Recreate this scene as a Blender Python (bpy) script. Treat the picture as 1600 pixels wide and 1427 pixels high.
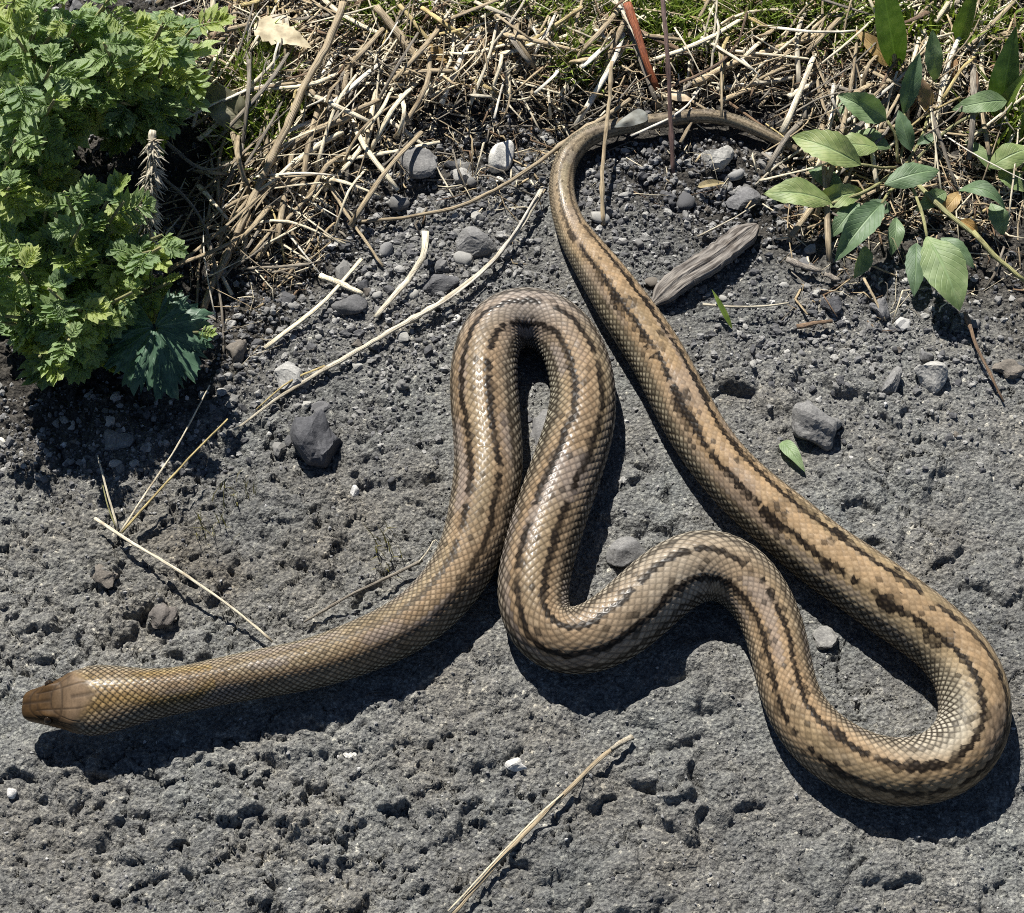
import bpy, math, random
import numpy as np
from mathutils import Vector

for o in list(bpy.data.objects):
    bpy.data.objects.remove(o)
SC = bpy.context.scene
COL = SC.collection
random.seed(7)
RNG = np.random.default_rng(7)

# ------------------------------------------------------------------ camera, sky, sun, exposure
PW, PH = 1600.0, 1427.0
ELEV = math.radians(57.0)
DIST, WIDTH = 1.30, 0.64
cd = bpy.data.cameras.new('camera')
cam = bpy.data.objects.new('camera', cd)
COL.objects.link(cam)
CAM = np.array([0.0, -DIST * math.cos(ELEV), DIST * math.sin(ELEV)])
cam.location = CAM
cam.rotation_euler = (math.pi / 2 - ELEV, 0, 0)
cd.sensor_width = 36.0
cd.sensor_fit = 'HORIZONTAL'
cd.lens = 36.0 * DIST / WIDTH
cd.clip_start, cd.clip_end = 0.02, 500.0
SC.camera = cam

SUN_EL, SUN_AZ = math.radians(49.0), math.radians(-21.0)      # azimuth from +Y towards +X
sun_dir = Vector((math.sin(SUN_AZ) * math.cos(SUN_EL), math.cos(SUN_AZ) * math.cos(SUN_EL), math.sin(SUN_EL)))
world = bpy.data.worlds.new('World')
SC.world = world
world.use_nodes = True
wn = world.node_tree
sky = wn.nodes.new('ShaderNodeTexSky')
sky.sky_type = 'NISHITA'
sky.sun_disc = False
sky.sun_elevation = SUN_EL
sky.sun_rotation = SUN_AZ
sky.altitude = 1200.0
sky.dust_density = 0.2
sky.air_density = 0.7
wn.links.new(sky.outputs[0], wn.nodes['Background'].inputs[0])
wn.nodes['Background'].inputs[1].default_value = 0.05
ld = bpy.data.lights.new('sun', 'SUN')
ld.energy = 5.0
ld.angle = math.radians(0.5)
ld.color = (1.0, 0.965, 0.90)
sun = bpy.data.objects.new('sun', ld)
COL.objects.link(sun)
sun.location = sun_dir * 5
sun.rotation_euler = sun_dir.to_track_quat('Z', 'Y').to_euler()
SC.view_settings.view_transform = 'Standard'
SC.view_settings.look = 'None'
SC.view_settings.gamma = 1.0
SC.view_settings.use_curve_mapping = False
SC.view_settings.exposure = 0.90
SC.cycles.use_denoising = False
SC.cycles.filter_width = 1.0

# ------------------------------------------------------------------ helpers
CF = np.array([0.0, math.cos(ELEV), -math.sin(ELEV)])
CU = np.array([0.0, math.sin(ELEV), math.cos(ELEV)])
CR = np.array([1.0, 0.0, 0.0])
KPX = WIDTH / PW / DIST                                       # metres per photo pixel per metre of depth


def P(px, py, z=0.0):
    """where the sight line through a photo pixel meets the height z"""
    d = CF + CR * ((px - PW / 2) * KPX) + CU * ((PH / 2 - py) * KPX)
    return CAM + d * ((z - CAM[2]) / d[2])


def mpp(p):
    return KPX * float(np.dot(np.asarray(p) - CAM, CF))


def px_of(p):
    v = np.asarray(p) - CAM
    d = v @ CF
    return PW / 2 + (v @ CR) / d / KPX, PH / 2 - (v @ CU) / d / KPX


def _h(ix, iy, seed):
    h = (ix.astype(np.int64) * 374761393 + iy.astype(np.int64) * 668265263 + seed * 974711) & 0xFFFFFFFF
    h = ((h ^ (h >> 13)) * 1274126177) & 0xFFFFFFFF
    h = ((h ^ (h >> 16)) * 2246822519) & 0xFFFFFFFF
    return ((h ^ (h >> 15)) & 0xFFFFFF) / float(0xFFFFFF)


def vnoise(x, y, seed=0):
    xi, yi = np.floor(x), np.floor(y)
    fx, fy = x - xi, y - yi
    fx = fx * fx * fx * (fx * (fx * 6 - 15) + 10)
    fy = fy * fy * fy * (fy * (fy * 6 - 15) + 10)
    a, b = _h(xi, yi, seed), _h(xi + 1, yi, seed)
    c, d = _h(xi, yi + 1, seed), _h(xi + 1, yi + 1, seed)
    return (a + (b - a) * fx) * (1 - fy) + (c + (d - c) * fx) * fy


def fbm(x, y, seed=0, octs=4, gain=0.5):
    t, a, s = 0.0, 1.0, 0.0
    for k in range(octs):
        t = t + a * (vnoise(x * 2 ** k + 17.3 * k, y * 2 ** k - 9.1 * k, seed + k) - 0.5)
        s += a
        a *= gain
    return t / s * 2


def worley(x, y, seed=0):
    xi, yi = np.floor(x), np.floor(y)
    f1 = np.full(np.shape(x), 9.0)
    f2 = f1.copy()
    idv = np.zeros(np.shape(x))
    for dx in (-1, 0, 1):
        for dy in (-1, 0, 1):
            cx, cy = xi + dx, yi + dy
            d = np.hypot(cx + _h(cx, cy, seed) - x, cy + _h(cx, cy, seed + 51) - y)
            near = d < f1
            f2 = np.where(near, f1, np.minimum(f2, d))
            idv = np.where(near, _h(cx, cy, seed + 99), idv)
            f1 = np.where(near, d, f1)
    return f1, f2, idv


def facets(x, y, seed=0):
    """broken ground: every cell a tilted plane; returns its height and the distance to the cell edge"""
    xi, yi = np.floor(x), np.floor(y)
    f1 = np.full(np.shape(x), 9.0)
    f2 = f1.copy()
    hh = np.zeros(np.shape(x))
    for dx in (-1, 0, 1):
        for dy in (-1, 0, 1):
            cx, cy = xi + dx, yi + dy
            ox, oy = x - cx - _h(cx, cy, seed), y - cy - _h(cx, cy, seed + 51)
            d = np.hypot(ox, oy)
            near = d < f1
            f2 = np.where(near, f1, np.minimum(f2, d))
            hh = np.where(near, (_h(cx, cy, seed + 7) - 0.5) * 2 * ox + (_h(cx, cy, seed + 8) - 0.5) * 2 * oy + 0.7 * (_h(cx, cy, seed + 9) - 0.5), hh)
            f1 = np.where(near, d, f1)
    return hh, f2 - f1


def sstep(a, b, x):
    t = np.clip((x - a) / (b - a), 0, 1)
    return t * t * (3 - 2 * t)


def make_mesh(name, verts, faces, smooth=True, attrs=None, uv=None, mats=None, matidx=None):
    """faces: an (n,k) int array, or a list of such arrays"""
    me = bpy.data.meshes.new(name)
    verts = np.asarray(verts, dtype=np.float32)
    if not isinstance(faces, list):
        faces = [faces]
    faces = [np.asarray(f, dtype=np.int32) for f in faces if len(f)]
    nl = sum(f.size for f in faces)
    nf = sum(len(f) for f in faces)
    me.vertices.add(len(verts))
    me.vertices.foreach_set('co', verts.ravel())
    me.loops.add(nl)
    loops = np.concatenate([f.ravel() for f in faces])
    me.loops.foreach_set('vertex_index', loops)
    me.polygons.add(nf)
    tot = np.concatenate([np.full(len(f), f.shape[1], np.int32) for f in faces])
    start = np.concatenate([[0], np.cumsum(tot)[:-1]]).astype(np.int32)
    me.polygons.foreach_set('loop_start', start)
    me.polygons.foreach_set('use_smooth', np.full(nf, smooth))
    if matidx is not None:
        me.polygons.foreach_set('material_index', np.asarray(matidx, np.int32))
    me.update(calc_edges=True)
    for k, v in (attrs or {}).items():
        v = np.asarray(v, np.float32)
        if v.ndim == 1:
            a = me.attributes.new(k, 'FLOAT', 'POINT')
            a.data.foreach_set('value', v)
        else:
            a = me.attributes.new(k, 'FLOAT_COLOR', 'POINT')
            a.data.foreach_set('color', np.concatenate([v, np.ones((len(v), 1), np.float32)], 1).ravel())
    if uv is not None:
        l = me.uv_layers.new(name='UVMap')
        l.data.foreach_set('uv', np.asarray(uv, np.float32)[loops].ravel())
    for m in (mats or []):
        me.materials.append(m)
    return me


def link(name, me, parent=None, loc=None):
    o = bpy.data.objects.new(name, me)
    COL.objects.link(o)
    if loc is not None:
        o.location = loc
    if parent is not None:
        o.parent = parent
    return o


def tag(o, label=None, cat=None, group=None, kind=None):
    if label:
        o['label'] = label
    if cat:
        o['category'] = cat
    if group:
        o['group'] = group
    if kind:
        o['kind'] = kind
    return o


def thing(name, label, cat, loc, group=None):
    o = bpy.data.objects.new(name, None)
    o.empty_display_size = 0.01
    COL.objects.link(o)
    o.location = loc
    return tag(o, label, cat, group)


def spline(pts, n):
    """Catmull-Rom through points (any dimension), n samples, even in chord parameter"""
    p = np.asarray(pts, float)
    if len(p) == 2:
        t = np.linspace(0, 1, n)[:, None]
        return p[0] * (1 - t) + p[1] * t
    t = np.concatenate([[0], np.cumsum(np.sqrt(np.linalg.norm(np.diff(p[:, :3], axis=0), axis=1)) ** 2)])
    m = np.gradient(p, t, axis=0)
    ts = np.linspace(0, t[-1], n)
    k = np.clip(np.searchsorted(t, ts, side='right') - 1, 0, len(p) - 2)
    h = (t[k + 1] - t[k])[:, None]
    u = ((ts - t[k])[:, None]) / h
    return ((2 * u ** 3 - 3 * u ** 2 + 1) * p[k] + (u ** 3 - 2 * u ** 2 + u) * h * m[k]
            + (-2 * u ** 3 + 3 * u ** 2) * p[k + 1] + (u ** 3 - u ** 2) * h * m[k + 1])


def tube(pts, radii, sides=5, flat=1.0, wob=0.0, seed=0):
    """verts, faces of a swept tube with closed ends; flat<1 squeezes it in height"""
    p = np.asarray(pts, float)
    n = len(p)
    r = np.broadcast_to(np.asarray(radii, float), (n,))
    T = np.gradient(p, axis=0)
    T /= np.linalg.norm(T, axis=1)[:, None] + 1e-12
    up = np.where(np.abs(T[:, 2:3]) > 0.95, np.array([[0, 1.0, 0]]), np.array([[0, 0, 1.0]]))
    S = np.cross(T, up)
    S /= np.linalg.norm(S, axis=1)[:, None]
    N = np.cross(S, T)
    a = np.arange(sides) / sides * 2 * math.pi + 0.4
    rr = r[:, None] * np.ones(sides)[None]
    if wob:
        rg = np.random.default_rng(seed)
        rr = rr * (1 + wob * rg.normal(0, 1, (n, 1))) * (1 + wob * 0.6 * rg.normal(0, 1, (n, sides)))
    V = p[:, None] + S[:, None] * (rr * np.cos(a))[..., None] + N[:, None] * (rr * np.sin(a) * flat)[..., None]
    V = V.reshape(-1, 3)
    i, j = np.meshgrid(np.arange(n - 1), np.arange(sides), indexing='ij')
    a0 = i * sides + j
    a1 = i * sides + (j + 1) % sides
    F = np.stack([a0, a1, a1 + sides, a0 + sides], -1).reshape(-1, 4)
    c0, c1 = len(V), len(V) + 1
    V = np.concatenate([V, [p[0]], [p[-1]]])
    jj = np.arange(sides)
    cap = np.concatenate([np.stack([np.full(sides, c0), (jj + 1) % sides, jj], -1),
                          np.stack([np.full(sides, c1), (n - 1) * sides + jj, (n - 1) * sides + (jj + 1) % sides], -1)])
    uv = np.concatenate([np.stack([np.tile(np.arange(sides) / sides, n), np.repeat(np.linspace(0, 1, n), sides)], -1), [[0, 0], [0, 1]]])
    return V, F, cap, uv


class Join:
    """collects geometry for one mesh"""
    def __init__(s):
        s.v, s.q, s.t, s.u, s.n = [], [], [], [], 0

    def add(s, v, q=None, t=None, uv=None):
        s.v.append(np.asarray(v))
        s.u.append(np.zeros((len(v), 2)) if uv is None else np.asarray(uv))
        if q is not None and len(q):
            s.q.append(np.asarray(q) + s.n)
        if t is not None and len(t):
            s.t.append(np.asarray(t) + s.n)
        s.n += len(v)
        return s

    def mesh(s, name, mat, smooth=True, origin=None):
        v = np.concatenate(s.v)
        if origin is not None:
            v = v - np.asarray(origin)
        f = []
        if s.q:
            f.append(np.concatenate(s.q))
        if s.t:
            f.append(np.concatenate(s.t))
        return make_mesh(name, v, f, smooth, uv=np.concatenate(s.u), mats=[mat])


# ------------------------------------------------------------------ materials
def new_mat(name):
    m = bpy.data.materials.new(name)
    m.use_nodes = True
    nt = m.node_tree
    return m, nt, nt.nodes['Principled BSDF']


def nd(nt, typ, **kw):
    n = nt.nodes.new(typ)
    for k, v in kw.items():
        if k in n.inputs.keys() if isinstance(k, str) else False:
            n.inputs[k].default_value = v
        else:
            setattr(n, k, v)
    return n


def noise_node(nt, scale, detail=4, rough=0.55, coord='Object'):
    tc = nt.nodes.new('ShaderNodeTexCoord')
    n = nt.nodes.new('ShaderNodeTexNoise')
    n.inputs['Scale'].default_value = scale
    n.inputs['Detail'].default_value = detail
    n.inputs['Roughness'].default_value = rough
    nt.links.new(tc.outputs[coord], n.inputs['Vector'])
    return n


def ramp(nt, src, stops):
    r = nt.nodes.new('ShaderNodeValToRGB')
    e = r.color_ramp.elements
    e[0].position, e[0].color = stops[0][0], (*stops[0][1], 1)
    e[1].position, e[1].color = stops[-1][0], (*stops[-1][1], 1)
    for p, c in stops[1:-1]:
        x = e.new(p)
        x.color = (*c, 1)
    nt.links.new(src, r.inputs[0])
    return r.outputs[0]


def mix(nt, fac, a, b, mode='MIX'):
    m = nt.nodes.new('ShaderNodeMix')
    m.data_type = 'RGBA'
    m.blend_type = mode
    for val, inp in ((fac, m.inputs[0]), (a, m.inputs[6]), (b, m.inputs[7])):
        if hasattr(val, 'links'):
            nt.links.new(val, inp)
        elif isinstance(val, tuple):
            inp.default_value = (*val, 1)
        else:
            inp.default_value = val
    return m.outputs[2]


def math_node(nt, op, a, b=None):
    m = nt.nodes.new('ShaderNodeMath')
    m.operation = op
    for k, v in enumerate((a, b)):
        if v is None:
            continue
        if hasattr(v, 'links'):
            nt.links.new(v, m.inputs[k])
        else:
            m.inputs[k].default_value = v
    return m.outputs[0]


def bump(nt, bsdf, src, strength, dist):
    b = nt.nodes.new('ShaderNodeBump')
    b.inputs['Strength'].default_value = strength
    b.inputs['Distance'].default_value = dist
    nt.links.new(src, b.inputs['Height'])
    nt.links.new(b.outputs[0], bsdf.inputs['Normal'])
    return b


def attr(nt, name):
    a = nt.nodes.new('ShaderNodeAttribute')
    a.attribute_name = name
    return a


def ground_material():
    m, nt, bs = new_mat('asphalt_and_soil')
    big = noise_node(nt, 14, 5)
    mid = noise_node(nt, 90, 5, 0.65)
    fine = noise_node(nt, 520, 4, 0.7)
    grain = nt.nodes.new('ShaderNodeTexVoronoi')
    grain.inputs['Scale'].default_value = 420
    nt.links.new(nt.nodes['Texture Coordinate'].outputs['Object'], grain.inputs['Vector'])
    asph = ramp(nt, mid.outputs[0], [(0.25, (0.096, 0.096, 0.094)), (0.5, (0.143, 0.143, 0.137)), (0.75, (0.200, 0.198, 0.189))])
    tint = ramp(nt, big.outputs[0], [(0.30, (1.07, 1.01, 0.94)), (0.5, (1, 1, 1)), (0.70, (0.96, 1.0, 1.02))])
    asph = mix(nt, 1.0, asph, tint, 'MULTIPLY')
    speck = ramp(nt, fine.outputs[0], [(0.3, (0.36, 0.36, 0.38)), (0.5, (1.0, 1.0, 1.0)), (0.68, (2.15, 2.12, 2.0))])
    asph = mix(nt, 1.0, asph, speck, 'MULTIPLY')
    gcol = ramp(nt, math_node(nt, 'MULTIPLY', grain.outputs['Color'], 1.0), [(0.0, (0.72, 0.72, 0.74)), (0.86, (1.05, 1.04, 1.0)), (0.93, (2.3, 2.2, 2.0))])
    asph = mix(nt, 0.8, asph, gcol, 'MULTIPLY')
    soil = ramp(nt, mid.outputs[0], [(0.25, (0.014, 0.012, 0.010)), (0.5, (0.038, 0.034, 0.029)), (0.75, (0.090, 0.083, 0.073))])
    soil = mix(nt, 1.0, soil, speck, 'MULTIPLY')
    col = mix(nt, attr(nt, 'soil').outputs['Fac'], asph, soil)
    pale = attr(nt, 'pale').outputs['Color']
    col = mix(nt, 1.0, col, pale, 'MULTIPLY')
    nt.links.new(col, bs.inputs['Base Color'])
    bs.inputs['Roughness'].default_value = 0.85
    bs.inputs['Specular IOR Level'].default_value = 0.3
    h = math_node(nt, 'ADD', fine.outputs[0], math_node(nt, 'MULTIPLY', grain.outputs['Distance'], -0.7))
    bump(nt, bs, h, 1.0, 0.0022)
    return m


def stone_material(name, dark, light, scale=160):
    m, nt, bs = new_mat(name)
    n = noise_node(nt, scale, 6, 0.65)
    f = noise_node(nt, scale * 5, 3, 0.6)
    oi = nt.nodes.new('ShaderNodeObjectInfo')
    c = ramp(nt, n.outputs[0], [(0.28, dark), (0.72, light)])
    c = mix(nt, 1.0, c, ramp(nt, f.outputs[0], [(0.3, (0.7, 0.7, 0.7)), (0.55, (1, 1, 1)), (0.75, (1.5, 1.5, 1.45))]), 'MULTIPLY')
    c = mix(nt, 1.0, c, ramp(nt, oi.outputs['Random'], [(0.0, (0.75, 0.75, 0.78)), (1.0, (1.2, 1.18, 1.12))]), 'MULTIPLY')
    nt.links.new(c, bs.inputs['Base Color'])
    bs.inputs['Roughness'].default_value = 0.8
    bump(nt, bs, f.outputs[0], 0.5, 0.0006)
    return m


def straw_material(name, dark, light, rough=0.6):
    m, nt, bs = new_mat(name)
    tc = nt.nodes.new('ShaderNodeTexCoord')
    mp = nt.nodes.new('ShaderNodeMapping')
    mp.inputs['Scale'].default_value = (16, 3.5, 1)
    nt.links.new(tc.outputs['UV'], mp.inputs['Vector'])
    n = nt.nodes.new('ShaderNodeTexNoise')
    n.inputs['Scale'].default_value = 2.2
    n.inputs['Detail'].default_value = 5
    nt.links.new(mp.outputs[0], n.inputs['Vector'])
    oi = nt.nodes.new('ShaderNodeObjectInfo')
    c = ramp(nt, n.outputs[0], [(0.28, tuple(x * 0.6 for x in dark)), (0.38, dark), (0.48, tuple((a + b) / 2 for a, b in zip(dark, light))), (0.60, light)])
    bl = noise_node(nt, 70, 4)
    c = mix(nt, 1.0, c, ramp(nt, bl.outputs[0], [(0.28, (0.62, 0.57, 0.52)), (0.45, (1, 1, 1)), (0.7, (1.2, 1.2, 1.17))]), 'MULTIPLY')
    c = mix(nt, 1.0, c, ramp(nt, oi.outputs['Random'], [(0.0, (0.7, 0.68, 0.66)), (0.5, (1, 0.98, 0.95)), (1.0, (1.2, 1.15, 1.05))]), 'MULTIPLY')
    nt.links.new(c, bs.inputs['Base Color'])
    bs.inputs['Roughness'].default_value = rough
    bs.inputs['Specular IOR Level'].default_value = 0.35
    bump(nt, bs, n.outputs[0], 0.8, 0.0012)
    return m


def leaf_material(name, deep, mid_, pale, veins=True, rough=0.5, trans=0.3):
    m, nt, bs = new_mat(name)
    n = noise_node(nt, 130, 4)
    oi = nt.nodes.new('ShaderNodeObjectInfo')
    c = ramp(nt, n.outputs[0], [(0.3, deep), (0.5, mid_), (0.72, pale)])
    c = mix(nt, 1.0, c, ramp(nt, oi.outputs['Random'], [(0.0, (0.58, 0.66, 0.74)), (0.5, (1, 1, 1)), (0.85, (1.25, 1.12, 0.85)), (1.0, (1.5, 1.25, 1.0))]), 'MULTIPLY')
    if veins:
        tc = nt.nodes.new('ShaderNodeTexCoord')
        sp = nt.nodes.new('ShaderNodeSeparateXYZ')
        nt.links.new(tc.outputs['UV'], sp.inputs[0])
        au = math_node(nt, 'ABSOLUTE', math_node(nt, 'SUBTRACT', sp.outputs[0], 0.5))
        rib = math_node(nt, 'SUBTRACT', 1.0, math_node(nt, 'MULTIPLY', au, 22.0))
        side = math_node(nt, 'FRACT', math_node(nt, 'SUBTRACT', math_node(nt, 'MULTIPLY', sp.outputs[1], 9.0), math_node(nt, 'MULTIPLY', au, 6.0)))
        sv = math_node(nt, 'SUBTRACT', 1.0, math_node(nt, 'MULTIPLY', math_node(nt, 'ABSOLUTE', math_node(nt, 'SUBTRACT', side, 0.5)), 9.0))
        sv = math_node(nt, 'MULTIPLY', math_node(nt, 'MAXIMUM', sv, 0.0), 0.35)
        v = math_node(nt, 'MINIMUM', math_node(nt, 'MAXIMUM', math_node(nt, 'MAXIMUM', rib, 0.0), sv), 1.0)
        c = mix(nt, math_node(nt, 'MULTIPLY', v, 0.5), c, tuple(min(1, x * 1.6 + 0.03) for x in mid_))
        bump(nt, bs, math_node(nt, 'ADD', math_node(nt, 'MULTIPLY', v, -1.0), math_node(nt, 'MULTIPLY', n.outputs[0], 0.6)), 0.5, 0.0008)
    nt.links.new(c, bs.inputs['Base Color'])
    bs.inputs['Roughness'].default_value = rough
    bs.inputs['Specular IOR Level'].default_value = 0.45
    tr = nt.nodes.new('ShaderNodeBsdfTranslucent')
    nt.links.new(mix(nt, 1.0, c, (1.25, 1.35, 0.5), 'MULTIPLY'), tr.inputs[0])
    ms = nt.nodes.new('ShaderNodeMixShader')
    ms.inputs[0].default_value = trans
    nt.links.new(bs.outputs[0], ms.inputs[1])
    nt.links.new(tr.outputs[0], ms.inputs[2])
    nt.links.new(ms.outputs[0], nt.nodes['Material Output'].inputs[0])
    return m


M_ground = ground_material()
M_st = {
    'grey': stone_material('grey_stone', (0.10, 0.099, 0.100), (0.22, 0.217, 0.21)),
    'dark': stone_material('dark_stone', (0.040, 0.041, 0.046), (0.10, 0.10, 0.105)),
    'pale': stone_material('pale_stone', (0.18, 0.178, 0.172), (0.37, 0.365, 0.35)),
    'white': stone_material('white_stone', (0.38, 0.37, 0.35), (0.66, 0.65, 0.60)),
    'brown': stone_material('brown_stone', (0.075, 0.066, 0.056), (0.17, 0.148, 0.125)),
}
M_sw = {
    'pale': straw_material('pale_straw', (0.42, 0.37, 0.27), (0.76, 0.71, 0.58)),
    'white': straw_material('bleached_straw', (0.50, 0.47, 0.40), (0.84, 0.81, 0.73)),
    'tan': straw_material('tan_straw', (0.24, 0.185, 0.115), (0.52, 0.43, 0.29)),
    'yellow': straw_material('yellow_straw', (0.30, 0.235, 0.10), (0.58, 0.48, 0.24)),
    'grey': straw_material('grey_straw', (0.13, 0.115, 0.095), (0.34, 0.305, 0.25)),
    'brown': straw_material('brown_twig', (0.085, 0.055, 0.035), (0.24, 0.16, 0.10)),
    'purple': straw_material('purple_stem', (0.075, 0.045, 0.042), (0.19, 0.12, 0.105)),
    'rust': straw_material('rust_stem', (0.20, 0.055, 0.022), (0.42, 0.13, 0.05)),
    'greenish': straw_material('green_stem', (0.16, 0.17, 0.07), (0.36, 0.35, 0.17)),
}
M_wood = straw_material('weathered_wood', (0.085, 0.074, 0.066), (0.27, 0.25, 0.228), 0.85)
M_lf = {
    'lobed': leaf_material('lobed_leaf', (0.105, 0.180, 0.045), (0.250, 0.350, 0.125), (0.520, 0.600, 0.390), True, 0.34, 0.42),
    'broad': leaf_material('broad_leaf', (0.100, 0.160, 0.065), (0.160, 0.235, 0.105), (0.230, 0.300, 0.165), True, 0.55, 0.22),
    'blade': leaf_material('blade_leaf', (0.050, 0.095, 0.015), (0.080, 0.145, 0.028), (0.13, 0.20, 0.05), True, 0.45, 0.25),
    'pink': leaf_material('pinkish_leaf', (0.15, 0.13, 0.055), (0.25, 0.17, 0.10), (0.34, 0.24, 0.17), True, 0.6, 0.2),
    'ochre': leaf_material('ochre_leaf', (0.20, 0.12, 0.035), (0.34, 0.215, 0.075), (0.45, 0.32, 0.14), True, 0.6, 0.2),
    'grass': leaf_material('grass_blade', (0.085, 0.140, 0.018), (0.155, 0.225, 0.038), (0.25, 0.30, 0.085), False, 0.5, 0.25),
    'wisp': leaf_material('dry_wisp', (0.12, 0.105, 0.04), (0.19, 0.17, 0.07), (0.28, 0.25, 0.12), False, 0.6, 0.2),
    'bleached': leaf_material('bleached_leaf', (0.24, 0.21, 0.16), (0.42, 0.39, 0.32), (0.58, 0.56, 0.49), False, 0.7, 0.15),
    'khaki': leaf_material('khaki_dead_leaf', (0.11, 0.10, 0.06), (0.20, 0.185, 0.115), (0.30, 0.28, 0.19), True, 0.7, 0.1),
}

# ------------------------------------------------------------------ snake centre line (photo pixels, half width in pixels, place of the back's mid line)
BODY = [  # x, y, half width, u of the back line (towards the snake's right), lift in mm
    (36, 1104, 30, -.30, 9), (60, 1103, 34, -.30, 9), (86, 1101, 36, -.30, 9), (121, 1097, 38, -.32, 9), (160, 1093, 40, -.34, 8.5), (196, 1089, 40, -.35, 8),
    (232, 1085, 38, -.36, 7), (284, 1078, 36, -.36, 6), (336, 1066, 36.5, -.34, 5), (409, 1052, 38, -.30, 4), (491, 1036, 39.5, -.24, 3), (558, 1013, 42, -.2, 1.5),
    (640, 974, 44, -.12, .5), (698, 922, 46, -.1, 0), (735, 861, 49, -.08, 0), (752, 800, 51, -.08, 0), (763, 735, 53, -.15, 0), (761, 670, 53, -.26, 0),
    (756, 612, 53, -.3, 0), (757, 560, 51, -.3, 0), (768, 522, 48, -.26, 0), (793, 498, 47, -.22, 0), (825, 492, 47, -.2, 0), (858, 502, 47, -.2, 0),
    (888, 530, 48, -.2, 0), (905, 570, 49, -.2, 0), (912, 612, 50.5, -.18, 0), (907, 660, 53, -.15, 0), (890, 718, 55, -.05, 0), (863, 795, 56, .08, 0),
    (843, 861, 56, .1, 0), (832, 920, 55, .08, 0), (838, 965, 53, .05, 0), (856, 992, 51, .03, 0), (885, 1003, 51, .03, 0), (915, 1000, 53, .02, 0),
    (945, 988, 55, 0, 0), (1001, 945, 57, -.08, 0), (1052, 900, 56, -.1, 0), (1104, 879, 55, -.05, 0), (1149, 892, 52, 0, 0), (1178, 920, 49, 0, 0),
    (1201, 958, 47, 0, 0), (1217, 1008, 46, 0, 0), (1233, 1080, 45, 0, 0), (1254, 1124, 47, .02, 0), (1290, 1162, 50, .04, 0), (1340, 1192, 51.5, .1, 0),
    (1400, 1207, 52.5, .26, 0), (1450, 1203, 54, .4, 0), (1495, 1180, 56, .52, 0), (1521, 1143, 57, .6, 0), (1526, 1100, 57, .6, 0), (1514, 1052, 55, .52, 0),
    (1482, 1008, 53, .45, 0), (1437, 971, 54, .42, 0), (1394, 941, 54.5, .4, 0), (1341, 903, 53.5, .38, 0), (1285, 865, 52, .36, 0), (1236, 824, 50, .36, 0),
    (1165, 764, 47, .4, 0), (1120, 716, 45, .44, 0), (1084, 663, 45, .46, 0), (1057, 612, 44.5, .46, 0), (1030, 560, 43.5, .46, 0), (999, 512, 42.5, .44, 0),
    (968, 467, 40, .42, 0), (939, 424, 35, .4, 0), (911, 385, 29.5, .36, 0), (890, 350, 23.5, .3, 0), (879, 312, 20.5, .25, 1), (878, 270, 19, .2, 2),
    (890, 238, 18, .2, 3), (915, 213, 16.5, .2, 5), (950, 200, 14, .2, 6), (1000, 192, 12, .2, 6), (1052, 184, 11.5, .2, 6), (1100, 179, 11, .2, 6),
    (1145, 186, 10.5, .2, 5), (1190, 205, 9.5, .2, 5), (1225, 222, 7.5, .2, 4), (1258, 240, 4, .2, 4)]
ctr, rads, ums = [], [], []
for (x, y, hw, um, lift) in BODY:
    r = hw * mpp(P(x, y, 0.015))
    for _ in range(3):
        z = lift * 0.001 + 0.90 * r
        c = P(x, y, z)
        r = hw * mpp(c)
    ctr.append(c)
    rads.append(r)
    ums.append(um)
_pack = np.concatenate([np.array(ctr), np.array(rads)[:, None], np.array(ums)[:, None]], 1)
_d = spline(_pack, 6000)
for _ in range(2):                                                     # smooth the traced line
    k = np.exp(-0.5 * (np.arange(-60, 61) / 22.0) ** 2)
    k /= k.sum()
    pad = np.concatenate([2 * _d[:1] - _d[60:0:-1], _d, 2 * _d[-1:] - _d[-2:-62:-1]])
    _d = np.stack([np.convolve(pad[:, c], k, 'valid') for c in range(5)], 1)
_s = np.concatenate([[0], np.cumsum(np.linalg.norm(np.diff(_d[:, :3], axis=0), axis=1))])
SNAKE_LEN = _s[-1]
DS = 0.00078
NS = int(SNAKE_LEN / DS)
s_arr = np.linspace(0, SNAKE_LEN, NS)
LINE = np.stack([np.interp(s_arr, _s, _d[:, c]) for c in range(5)], 1)

# ------------------------------------------------------------------ ground
SOIL_EDGE = [(-900, 800), (-200, 770), (0, 735), (150, 700), (300, 670), (420, 560), (520, 460), (640, 350), (760, 310), (860, 250), (960, 290), (1080, 370), (1200, 400),
             (1320, 440), (1450, 470), (1600, 520), (1900, 600), (2600, 640)]
_se = np.array([P(x, y)[:2] for x, y in SOIL_EDGE])


def soil_mask(x, y):
    yb = np.interp(x, _se[:, 0], _se[:, 1])
    wob = 0.022 * fbm(x * 18, y * 18, 31, 4)
    return sstep(-0.028, 0.040, y - yb + wob)


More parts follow.
